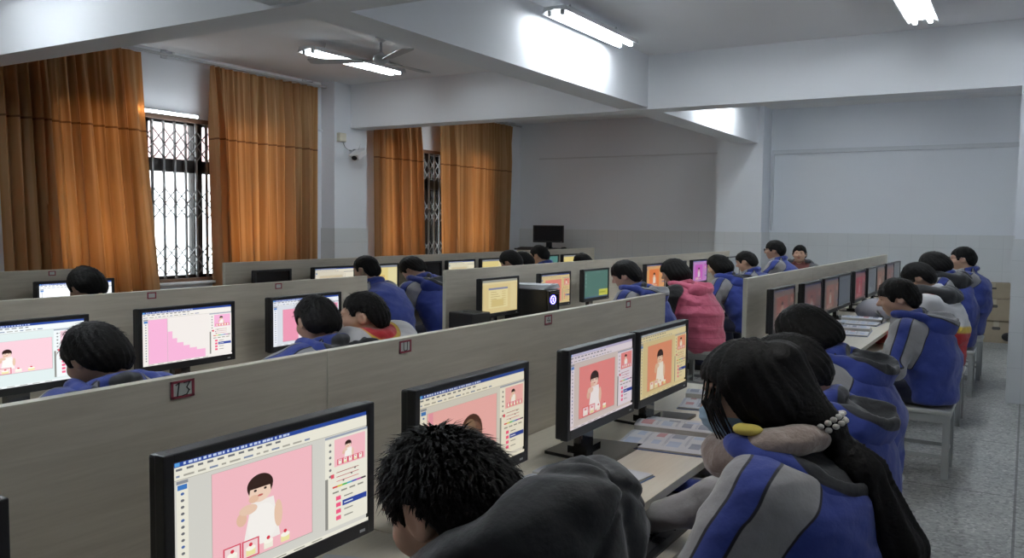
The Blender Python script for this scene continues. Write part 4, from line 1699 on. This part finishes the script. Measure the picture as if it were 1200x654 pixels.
def tufts(V, k, n, seed, kind, L=(.016, .034), lift=.30, w=.0024, zmin=-.2):
    """fine locks growing out of the hair surface"""
    rg = np.random.default_rng(seed)
    q = (V - k['H']) @ k['Rh']
    ctr = V3(0, -.012, .015)
    nn = (q - ctr) / np.array((.09, .112, .118), np.float32) ** 2
    nn /= np.linalg.norm(nn, axis=1)[:, None] + 1e-9
    hx, hz = HAIRLINE[kind]
    ok = np.argwhere((((q - ctr) ** 2).sum(1) > .075 ** 2) & (q[:, 2] / HS > np.interp(q[:, 1] / HS, hx, hz) + .016))[:, 0]
    i = rg.choice(ok, n)
    p, m = q[i], nn[i]
    dn = p - V3(0, -.05, .15)
    dn = dn - m * (dn * m).sum(1)[:, None]
    dn /= np.linalg.norm(dn, axis=1)[:, None] + 1e-9
    dn = dn + rg.normal(size=dn.shape) * .28
    ln = rg.uniform(*L, n)[:, None].astype(np.float32)
    ln = ln * np.clip((p[:, 2:3] + .09) / .14, .35, 1)
    lf = (lift * rg.uniform(.2, 1.3, n))[:, None]
    t1 = dn * .8 + m * lf
    t1 /= np.linalg.norm(t1, axis=1)[:, None]
    t2 = dn + m * lf * .25
    t2 /= np.linalg.norm(t2, axis=1)[:, None]
    sd = np.cross(m, t1)
    sd /= np.linalg.norm(sd, axis=1)[:, None] + 1e-9
    b0 = p - m * .003
    mid = b0 + t1 * ln * .55
    tip = mid + t2 * ln * .5
    W = w * rg.uniform(.6, 1.3, n)[:, None]
    A = [b0 - sd * W, b0 + sd * W, mid - sd * W * .7 + m * .001, mid + sd * W * .7 + m * .001, tip, mid + m * W * .8]
    EV = np.stack(A, 1).reshape(-1, 3).astype(np.float32)
    EV = EV @ k['Rh'].T + k['H']
    base = (np.arange(n) * 6)[:, None, None]
    T = np.array([[0, 1, 5], [1, 3, 5], [3, 4, 5], [4, 2, 5], [2, 0, 5]])[None] + base
    return EV.astype(np.float32), T.reshape(-1, 3)


def hood_sdf(k, o):
    """a hood lying back off the neck: a bag with a wide mouth that shows its lining"""
    NB, Rn = k['NB'], rotm(0, o['hood_tip'])
    hs = o['hood_size']
    rg_ = .042 if o['hood'] == 'dark_hood' else .026
    c = V3(*o['hood_off'])

    def loc(P):
        return (P - NB) @ Rn

    def hollow(q):
        return F.el(q, c + V3(0, -.095, .050), (.108 * hs, .080 * hs, .085))

    def f(P):
        q = loc(P)
        d = F.el(q, c + V3(0, -.115, -.040), (.150 * hs, .082 * hs, .105 * hs))
        d = smin(d, F.el(q, c + V3(0, -.135, -.090), (.105 * hs, .055 * hs, .085 * hs)), .05)
        pr = None
        for i in range(15):
            a = R(-126 + 18 * i)
            bk = .5 + .5 * math.cos(a)                     # 1 at the back
            p = V3((.100 + .030 * bk * hs) * math.sin(a), .014 - (.088 + .085 * bk * hs) * math.cos(a), -.022 + .030 * bk) + c * bk
            if pr is not None:
                d = smin(d, F.rc(q, pr, p, rg_, rg_), .025)
            pr = p
        if o['hood'] != 'dark_hood':
            d = smax(d, -hollow(q), .018)
        d = smax(d, -F.rc(q, V3(0, .01, -.05), V3(0, .03, .14), .058, .075), .015)
        if o['hood'] == 'dark_hood':                       # quilting seams over the padded hood
            w_ = q - c
            d = d + .010 * np.exp(-((w_[:, 0] - .15 * (w_[:, 2] + .02)) / .012) ** 2) + .010 * np.exp(-((w_[:, 2] - .9 * w_[:, 0] - .01) / .012) ** 2) + .008 * np.exp(-((w_[:, 2] + .8 * w_[:, 0] - .03) / .012) ** 2)
        return d - .010 * creases(q, 26, o['seed'] + 5) + .003 * fold_noise(q, 75, o['seed'] + 6)

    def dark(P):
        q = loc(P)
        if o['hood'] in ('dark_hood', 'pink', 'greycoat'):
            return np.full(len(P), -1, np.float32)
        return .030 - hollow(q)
    return f, dark


def stool(x, y, rz, label):
    t = empty('stool', (x, y, 0), rz, label, 'stool', 'grey square stools')
    MB().box(-.15, .15, -.17, .17, .415, .445, bev=.008).build('seat', M['stool'], t)
    fr = MB()
    for s in (-1, 1):
        fr.box(-.13, .13, s * .145 - .011, s * .145 + .011, .36, .415)
        fr.box(s * .125 - .011, s * .125 + .011, -.145, .145, .36, .415)
        fr.box(s * .125 - .006, s * .125 + .006, -.150, .150, .132, .153)
        fr.box(-.13, .13, s * .150 - .008, s * .150 + .008, .13, .155)
    fr.build('frame', M['stoolleg'], t)
    for a in (-1, 1):
        for c in (-1, 1):
            MB().prism([(a * .126 - .017, c * .146 - .017), (a * .126 + .017, c * .146 - .017), (a * .126 + .017, c * .146 + .017), (a * .126 - .017, c * .146 + .017)], 'z', 0, .415).build('leg', M['stoolleg'], t)
    return t


DEF = dict(face=90, back=.27, side=0, pitch=18, yaw=0, roll=0, tyaw=0, shrug=0, style='uniform', hair='short', vox=.014,
           hands=((-.14, .44, .662), (.14, .44, .662)), hood='uniform_hood', hood_size=1.12, hood_off=(0, -.020, .085), hood_tip=-28, puff=.004, hem=.47,
           seed=1, glasses=False, tuft=0, tuft_lift=.3, up=None, trousers='trousers', stool='', group=None)


def person(label, head, **kw):
    o = dict(DEF)
    o.update(kw)
    o['z'] = head[2]
    a = R(o['face'])
    rx, ry = o['side'], o['back']
    loc = (head[0] - (rx * math.cos(a) - ry * math.sin(a)), head[1] - (rx * math.sin(a) + ry * math.cos(a)), 0)
    if o['hands'] is DEF['hands'] and o['face'] == 90:        # wrists just inside the edge of the desk
        for xr in (X1, X2, X3):
            e_ = loc[0] - (xr + .60)
            if .05 < e_ < .95:
                o['hands'] = tuple((x_, min(e_ + .06, .47), z_) for x_, y_, z_ in DEF['hands'])
    k = skeleton(o)
    h = o['vox']
    lo = np.minimum.reduce([v for v in k.values() if isinstance(v, np.ndarray) and v.shape == (3,)]) - .26
    hi = np.maximum.reduce([v for v in k.values() if isinstance(v, np.ndarray) and v.shape == (3,)]) + .26
    lo[2] = -.02
    if o['up']:
        for n, v in o['up'].items():
            k['up' + n] = v
    V, Q = surface(body_sdf(k), lo, hi, h * .85)
    q = (V - k['H']) @ k['Rh'] / HS
    near = (np.abs(q) < .2).all(1)
    lips = np.where(near, np.maximum(-F.el(q, (0, .094, -.057), (.023, .012, .006)), -F.el(q, (0, .092, -.069), (.019, .012, .006))), -1)
    eyes = np.full(len(V), -1, np.float32)
    for s in (-1, 1):
        eyes = np.maximum(eyes, -F.el(q, (s * .032, .092, .009), (.0135, .014, .0062)))
        eyes = np.maximum(eyes, -F.rc(q, (s * .016, .100, .033), (s * .049, .088, .034), .0042, .0030))
    eyes = np.where(near, eyes, -1)
    ob = soft_mesh('person', V, Q, M['skin'], None, {'lips': lips, 'eyes': eyes}, None, loc, a)
    tag(ob, label, 'person', o['group'])
    # jacket
    mat = {'uniform': 'uniform', 'collar': 'redwhite', 'lowred': 'redwhite', 'vest': 'pink', 'coat': 'greycoat', 'dark': 'darkcoat'}[o['style']]
    V, Q = surface(jacket_sdf(k, o), lo, hi, h)
    at = region(V, k, o)
    if o['hood'] and o['style'] == 'uniform':
        at['area3'] = hood_sdf(k, o)[1](V) - .012
    jk = soft_mesh('jacket', V, Q, M[mat], ob, at)
    if o['hood']:
        hf, dk = hood_sdf(k, o)
        c = k['NB'] + V3(0, -.1, 0)
        V, Q = surface(hf, c - .36, c + .36, h * .9)
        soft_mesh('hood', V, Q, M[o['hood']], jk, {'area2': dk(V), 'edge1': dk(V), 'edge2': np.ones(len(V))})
    # trousers and shoes
    def tf(P):
        d = F.rc(P, V3(-.05, 0, .545), V3(.05, 0, .545), .098, .098)
        for n in 'LR':
            d = smin(d, F.rc(P, k['hip' + n] + V3(0, -.01, .0), k['knee' + n], .086, .064), .05)
            d = smin(d, F.rc(P, k['knee' + n], k['ank' + n] + V3(0, 0, .005), .062, .056), .02)
        return smax(d + .004 * fold_noise(P, 35, o['seed'] + 9), .448 - P[:, 2] - (P[:, 1] > .26) * 1.0, .008)
    V, Q = surface(tf, V3(-.32, -.2, .0), V3(.32, .62, .75), max(h, .012))
    soft_mesh('trousers', V, Q, M[o['trousers']], ob)
    for n in 'LR':
        def sf(P, n=n):
            t_, an = k['toe' + n], k['ank' + n]
            d = F.rc(P, an + V3(0, -.03, -.045), t_, .046, .040)
            d = smin(d, F.rc(P, an + V3(0, -.02, -.03), an + V3(0, -.015, .03), .045, .046), .03)
            return smax(d, .012 - P[:, 2], .006)
        c = k['toe' + n]
        V, Q = surface(sf, V3(c[0] - .1, .2, -.02), V3(c[0] + .1, .62, .24), .014)
        sh = soft_mesh('shoe', V, Q, M['shoe'], ob)
        y0, y1 = .30, c[1] + .045
        MB().prism([(c[0] - .035, y0), (c[0] + .035, y0), (c[0] + .045, y1 - .05), (c[0] + .02, y1), (c[0] - .02, y1), (c[0] - .045, y1 - .05)], 'z', 0, .018).build('sole', M['sole'], sh)
    # hair
    hs = hair_sdf(o['hair'], o['seed'], k)
    V, Q = surface(hs, k['H'] - .24, k['H'] + .24, h * .75)
    ex = tufts(V, k, o['tuft'], o['seed'], o['hair'], lift=o['tuft_lift']) if o['tuft'] else None
    hr = soft_mesh('hair', V, Q, M['hair'], ob, None, ex)
    if o['glasses']:
        Rh, H = k['Rh'], k['H']
        W_ = lambda p: Vector((H + Rh @ V3(*p)).tolist())
        gm = MB()
        for s in (-1, 1):
            gm.tube([W_((s * .034 + .024 * math.cos(R(t)), .106, .008 + .018 * math.sin(R(t)))) for t in range(0, 361, 30)], .0026, 6, cap=False)
            gm.tube([W_((s * .058, .105, .014)), W_((s * .082, .06, .014)), W_((s * .086, -.005, .008))], .0026, 6)
        gm.tube([W_((-.011, .107, .012)), W_((.011, .107, .012))], .0024, 6)
        gm.build('glasses', M['lensframe'], ob)
    if o['stool'] is not None and o['stool']:
        stool(loc[0] + o.get('sdx', 0), loc[1], 0, o['stool'])
    return ob, k, jk, hr


# ------- the right hand row, from the camera outwards
p1 = person('person in front with cropped black hair and a big dark hood, head bowed', (-.68, .965, 1.12),
            back=.24, side=.02, pitch=32, yaw=-8, hair='crop', vox=.0075, tuft=7000, tuft_lift=.55, hood='dark_hood', hood_size=1.0, hood_off=(.045, .005, .14), hood_tip=12,
            seed=11, hands=((-.14, .42, .662), (.13, .44, .662)), stool='grey stool under the person with the big dark hood')

p2, k2, j2, h2 = person('person with long black ponytail, pale blue face mask and beige scarf, at the open textbook', (-.49, 1.80, 1.18),
                        back=.08, pitch=18, yaw=14, hair='pony', vox=.0075, tuft=0, hood_off=(0, .0, .01), hood_size=1.0, seed=21,
                        hands=((-.13, .31, .668), (.24, .40, .668)), stool='grey stool under the person with the ponytail')
person('person mostly hidden behind the ponytail, dark hood lining and blue collar showing', (-.57, 2.50, 1.10), back=.10, hood_size=1.0, hood_off=(0, .0, .07), pitch=34, hair='bowl', vox=.009,
       tuft=500, tuft_lift=.1, seed=31, stool='grey stool under the person hidden behind the ponytail')
person('person with round black hair in a blue hooded jacket, second behind the ponytail', (-.72, 3.40, 1.105), back=.20, pitch=36, hair='bob', vox=.009,
       tuft=500, tuft_lift=.1, seed=41, puff=.012, stool='grey stool under the person with round black hair')
person('person in profile with striped blue and grey sleeves, beside the two books and backpack', (-.60, 5.10, 1.14), back=.17, pitch=16, yaw=10, hair='bowl', vox=.010,
       tuft=500, tuft_lift=.12, seed=51, hood='uniform_grey', hands=((-.20, .36, .662), (.10, .38, .662)), sdx=-.02, stool='grey stool under the person with striped sleeves')
person('person in a white and red jacket with black hood, behind the profile figure', (-.64, 6.50, 1.19), back=.16, pitch=30, hair='bowl', style='lowred', hood='dark_hood', hood_size=1.15, hood_off=(0, .025, .05),
       seed=61, vox=.012, stool='grey stool under the person in the white and red jacket')
person('person with a black hood and blue jacket, left of the far right glasses wearer', (-.64, 7.66, 1.25), back=.17, pitch=30, hair='bob', seed=71, hood='dark_hood', hood_size=1.15, hood_off=(0, .025, .05),
       vox=.012, stool='grey stool under the person left of the glasses wearer')
person('person with glasses sitting upright in blue, farthest of the right row near the cardboard boxes', (-.49, 8.55, 1.285), back=.04, pitch=4, hair='short', seed=81, glasses=True,
       hood=None, vox=.012, stool='grey stool under the farthest person of the right row')
# ------- second row
person('person with a dark head and grey hood before the bright monitor, at the left edge', (-2.45, 1.575, 1.085), shrug=.03, back=.20, pitch=30, yaw=6, hair='bowl', vox=.009, tuft=600, tuft_lift=.12,
       seed=101, hood='uniform_hood', hood_size=1.2)
person('person in blue leaning on the desk beside one with a red collar, face hidden', (-2.50, 2.585, 1.105), shrug=.03, back=.18, side=.24, pitch=22, yaw=-18, hair='short', vox=.010, tuft=500, tuft_lift=.25,
       seed=111, hands=((-.34, .40, .78), (.16, .44, .78)))
person('person with a red and yellow collar on a white jacket, hand to the chin', (-2.46, 2.83, 1.11), back=.20, side=-.24, shrug=.085, pitch=8, yaw=30, hair='crop', style='collar', hood=None, vox=.009, tuft=500, tuft_lift=.25,
       seed=121, hands=((-.08, .29, .94), (.16, .42, .78)), up={'L': V3(.06, -.02, 1)})
person('person in blue with a grey hood looking down, left of the pink vest', (-2.45, 5.63, 1.17), back=.24, pitch=24, yaw=10, hair='bowl', seed=131, hood='uniform_grey', vox=.012)
person('person with tied black hair in a pink padded vest with black sleeves', (-2.38, 6.42, 1.155), back=.24, pitch=20, yaw=4, hair='bob', style='vest', hood='pink', seed=141, puff=.022, hem=.40,
       trousers='plaid', vox=.011, stool='grey stool under the person in the pink vest', sdx=.0)
person('person in blue and grey right behind the pink vest, head lowered', (-2.38, 7.55, 1.165), back=.27, pitch=24, hair='pony', seed=151, vox=.012)
person('person with short hair in blue, between the pink vest group and the glasses wearer', (-2.40, 8.49, 1.18), back=.26, pitch=20, hair='short', seed=161, hood=None, vox=.013)
person('person with glasses in blue and white, sitting tall at the back in the middle', (-2.36, 9.45, 1.30), back=.12, pitch=6, yaw=8, hair='bowl', seed=171, glasses=True, hood=None, vox=.012)
person('person in a dark coat and brown scarf facing the camera, smiling, at the back', (-2.40, 10.82, 1.21), face=188, back=.06, pitch=2, hair='short', style='coat', hood='greycoat', seed=181, vox=.011,
       hands=((-.14, .25, .60), (.14, .25, .60)))
# ------- third row
person('person whose dark head shows above the second partition, at the left edge by the curtain', (-4.30, 2.72, 1.165), back=.24, pitch=30, hair='bowl', seed=201, vox=.012, hood=None)
person('person in a blue jacket leaning forward past the gap, before the monitor with small figures', (-4.32, 5.00, 1.165), side=.05, back=.28, pitch=16, yaw=6, hair='short', seed=211, hood=None, puff=.02, vox=.011)
person('person in blue and grey reading with head bowed, just left of the middle partition end', (-4.24, 5.47, 1.15), side=-.08, back=.30, pitch=46, yaw=4, hair='bowl', seed=221, vox=.011, hands=((-.14, .42, .80), (.10, .44, .80)))
person('left one of two dark heads just showing over the middle partition', (-4.05, 6.68, 1.185), back=.26, pitch=26, hair='bowl', seed=231, vox=.014, hood=None)
person('right one of two dark heads just showing over the middle partition', (-4.28, 7.30, 1.145), back=.30, pitch=30, hair='bowl', seed=241, vox=.014, hood=None)
person('person in blue with dark hair below the cabinet monitor at the back', (-4.45, 7.93, 1.205), back=.24, pitch=20, hair='short', seed=251, vox=.013, hood=None)
person('top of a dark head just showing right of the small yellow monitor', (-4.25, 8.57, 1.09), back=.26, pitch=30, hair='bowl', seed=261, vox=.014, hood=None)

# ------- the near person with the ponytail: hair tail, beads, mask, scarf
def wp(q):
    return k2['H'] + k2['Rh'] @ V3(*q)


TIE = k2['H'] + V3(.0, -.148, -.068)


def tail(P):
    a, b_, c, e = TIE, TIE + V3(.002, -.075, -.10), TIE + V3(.004, -.150, -.27), TIE + V3(.006, -.185, -.50)
    d = F.rc(P, a, b_, .026, .044, .9)
    d = smin(d, F.rc(P, b_, c, .044, .050, .9), .02)
    d = smin(d, F.rc(P, c, e, .050, .030, .9), .02)
    az = np.arctan2(P[:, 0] - b_[0], P[:, 1] - b_[1] - .2 * (P[:, 2] - b_[2]))
    d = d + .0028 * np.sin(az * 11 + P[:, 2] * 9) + .0018 * np.sin(az * 27 + P[:, 2] * 14 + 1) + .004 * fold_noise(P * np.array([1, 1, .3], np.float32), 45, 3)
    # the hair swept back over the ears into the tie
    for q0, r0 in (((.058, -.04, .02), .030), ((-.058, -.04, .02), .030), ((.055, -.02, -.045), .036), ((-.055, -.02, -.045), .036), ((0, -.075, .055), .058), ((0, -.06, -.03), .070)):
        d = smin(d, F.rc(P, wp(q0), TIE, r0, .022), .035)
    q = (P - TIE)
    return d + .0020 * np.sin(np.arctan2(q[:, 0], q[:, 2]) * 34)


V, Q = surface(tail, TIE - V3(.25, .3, .65), TIE + V3(.25, .35, .25), .0065)
soft_mesh('ponytail', V, Q, M['hair'], h2)
rl = random.Random(5)
for s in (-1, 1):
    lk = MB()
    for i in range(16):
        y_ = .052 + .0028 * i
        x_ = s * (.078 - .0011 * i * i * .16)
        e_ = rl.uniform(-.012, .012)
        ln_ = rl.uniform(.10, .17)
        st_ = rl.uniform(.02, .075)
        lk.tube([Vector(wp((x_ * .80, y_ - .012, st_))), Vector(wp((x_ * .98, y_ + .010, .0))), Vector(wp((x_ + s * .002, y_ + .008 + e_ * .4, -.05))), Vector(wp((x_ * .98 + e_, y_ - .004 + e_, -ln_)))], [.0026, .0024, .0017, .0005], 4)
    lk.build('side_lock', M['hair'], h2)
bd = MB()
ax_ = nrm(V3(.002, -.075, -.10))
u_ = nrm(np.cross(ax_, V3(1, 0, 0)))
w_ = np.cross(ax_, u_)
for i in range(36):
    a_ = (i % 18 + .5 * (i // 18)) * 2 * PI / 18
    c0 = TIE + ax_ * (-.004 + .015 * (i // 18))
    dr = u_ * math.cos(a_) + w_ * math.sin(a_)
    rs = np.linspace(.01, .12, 111, dtype=np.float32)
    dd = tail((c0[None] + dr[None] * rs[:, None]).astype(np.float32))
    r_ = rs[np.argmax(dd > 0)]
    c = c0 + dr * (r_ + .002)
    bmesh.ops.create_icosphere(bd.bm, subdivisions=2, radius=.0072, matrix=Matrix.Translation(Vector(c.tolist())))
for f_ in bd.bm.faces:
    f_.smooth = True
bd.build('beaded_hair_tie', M['bead'], h2)


def maskf(P):
    q = (P - k2['H']) @ k2['Rh']
    d = F.el(q, (0, .052, -.058), (.064, .066, .058))
    d = smin(d, F.el(q, (0, .085, -.040), (.030, .034, .030)), .03)
    d = d + .0016 * np.sin(q[:, 2] * 330)
    return smax(d, .018 - q[:, 1], .01)


V, Q = surface(maskf, k2['H'] - .2, k2['H'] + .2, .006)
mk = soft_mesh('face_mask', V, Q, M['mask'], p2)
lo_ = MB()
for s in (-1, 1):
    for z_ in (-.02, -.09):
        lo_.tube([Vector(wp((s * .060, .03, z_))), Vector(wp((s * .080, .0, z_ * .5 - .01))), Vector(wp((s * .084, -.028, -.005)))], .0018, 5)
lo_.build('ear_loops', M['white'], mk)


def scarff(P):
    d = None
    pr = None
    for i in range(17):
        a_ = i * 2 * PI / 16
        c = k2['NB'] + k2['Rn'] @ V3(.098 * math.sin(a_), .014 - .094 * math.cos(a_), .022 + .022 * math.cos(a_) - .010 * math.cos(2 * a_))
        if pr is not None:
            v = F.rc(P, pr, c, .032, .032)
            d = v if d is None else smin(d, v, .02)
        pr = c
    v = F.el(P, k2['NB'] + V3(-.01, .115, -.035), (.075, .05, .06))
    d = smin(d, v, .04)
    return d + .006 * fold_noise(P, 50, 5) + .003 * fold_noise(P, 120, 6)


V, Q = surface(scarff, k2['NB'] - .25, k2['NB'] + .25, .007)
soft_mesh('scarf', V, Q, M['scarf'], p2)


def yel(P):
    return F.el(P, k2['NB'] + k2['Rn'] @ V3(-.100, .040, .074), (.020, .032, .015)) + .006 * fold_noise(P, 110, 8)


V, Q = surface(yel, k2['NB'] - .22, k2['NB'] + .22, .005)
soft_mesh('yellow_hair_clip', V, Q, M['yellow'], h2)

# scarf of the person at the back who faces the camera, as a part of that figure
# ------------------------------------------------ backpack and cardboard boxes
def bagf(P):
    d = F.rc(P, V3(-.02, -.20, .095), V3(.0, .20, .085), .10, .085)
    d = smin(d, F.el(P, V3(.02, 0, .075), (.15, .26, .075)), .06)
    d = d + .010 * fold_noise(P, 16, 3) + .004 * fold_noise(P, 48, 4)
    return smax(d, .004 - P[:, 2], .01)


bp_ = empty('backpack', (-1.00, 7.10, .75), R(8), 'slumped grey backpack lying on the right hand desk before the dim monitors', 'backpack')
V, Q = surface(bagf, V3(-.3, -.5, -.05), V3(.3, .5, .35), .010)
soft_mesh('body', V, Q, M['bag'], bp_)
for s, (yy, zz) in enumerate(((-.14, .165), (.12, .160))):
    def pf(P, yy=yy, zz=zz):
        return F.el(P, V3(.085, yy, zz - .035), (.045, .075, .018), rotm(0, 0, 35)) + .003 * fold_noise(P, 40, 9 + int(yy * 10))
    V, Q = surface(pf, V3(-.1, yy - .16, .0), V3(.25, yy + .16, .3), .008)
    soft_mesh('strap_pad', V, Q, M['blackknit'], bp_)
MB().tube([(.02, -.30, .10), (.06, -.36, .05), (.05, -.42, .015), (-.02, -.45, .012)], [.012, .012, .012, .010], 8).build('strap', M['blackknit'], bp_)


def carton(x, y, z, w, d, h, rz, label, worn=0):
    t = empty('cardboard_box', (x, y, z), rz, label, 'box', 'cardboard boxes stacked by the back wall')
    b_ = MB()
    b_.box(-w / 2, w / 2, -d / 2, d / 2, 0, h, bev=.004)
    b_.build('carton', M['card'], t)
    fl = MB()
    for s in (-1, 1):
        Mx = Matrix.Translation((0, s * (d / 2), h)) @ Matrix.Rotation(R(-s * (3 + 9 * worn)), 4, 'X')
        fl.box(-w / 2, w / 2, -d * .5 if s > 0 else 0, 0 if s > 0 else d * .5, .001, .005, M=Mx)
    fl.build('flap', M['card'], t)
    MB().box(-.028, .028, -d / 2 - .0015, d / 2, h * .72, h + .007).build('tape', M['cardtape'], t)
    hd_ = MB()
    hd_.prism([(-.035 + .0, h * .62), (.035, h * .62), (.045, h * .69), (.035, h * .76), (-.035, h * .76), (-.045, h * .69)], 'y', -d / 2 - .002, -d / 2 + .001)
    hd_.build('hand_hole', M['dark'], t)
    return t


carton(-.28, 11.50, 0, .40, .34, .30, R(2), 'bottom cardboard box of the stack on the floor by the back wall')
carton(-.30, 11.50, .315, .44, .36, .30, R(-3), 'middle and widest cardboard box of the stack by the back wall', 1)
carton(-.34, 11.50, .635, .36, .32, .20, R(4), 'topmost and smallest cardboard box of the stack by the back wall')
bk = MB().lathe([(.055, 0), (.060, .012), (.030, .02)], (0, 0, 0), 20)
bk._xf(bk.bm.verts, Matrix.Rotation(R(90), 4, 'X'))
tag(bk.build('cable_reel', M['black'], None, (-.155, 11.29, .10)), 'small black round reel against the lowest cardboard box', 'reel')
# ------------------------------------------------------------ light and view
w = bpy.data.worlds.new('overcast sky')
SC.world = w
w.use_nodes = True
bg = w.node_tree.nodes['Background']
bg.inputs['Color'].default_value = (.86, .93, 1.0, 1)
bg.inputs['Strength'].default_value = 5
for y0, y1 in (W1, W2):
    la = bpy.data.lights.new('sky portal', 'AREA')
    la.shape = 'RECTANGLE'
    la.size, la.size_y = (y1 - y0), (WT - WB) * ZS
    la.cycles.is_portal = True
    lo = bpy.data.objects.new('sky_portal', la)
    COL.objects.link(lo)
    lo.location = (XW - .26, (y0 + y1) / 2, (WB + WT) / 2 * ZS)
    lo.rotation_euler = (R(90), 0, R(-90))
cam = bpy.data.cameras.new('camera')
cam.sensor_width = 36
cam.lens = 30.0
cam.clip_start = .05
co = bpy.data.objects.new('camera', cam)
COL.objects.link(co)
yaw, pit, rol = .542955, .064077, .011429
fw = Vector((-math.sin(yaw) * math.cos(pit), math.cos(yaw) * math.cos(pit), -math.sin(pit)))
rt = Vector((math.cos(yaw), math.sin(yaw), 0))
up = rt.cross(fw)
r2 = rt * math.cos(rol) + up * math.sin(rol)
u2 = -rt * math.sin(rol) + up * math.cos(rol)
co.matrix_world = Matrix(((r2.x, u2.x, -fw.x, 0), (r2.y, u2.y, -fw.y, 0), (r2.z, u2.z, -fw.z, 1.31), (0, 0, 0, 1)))
SC.camera = co
vs = SC.view_settings
SC.display_settings.display_device = 'sRGB'
vs.view_transform = 'Standard'
vs.look = 'None'
vs.exposure = 1.0
vs.gamma = 1
vs.use_curve_mapping = False
cy = SC.cycles
cy.use_denoising = True
cy.max_bounces = 8
cy.diffuse_bounces = 5
cy.sample_clamp_indirect = 4
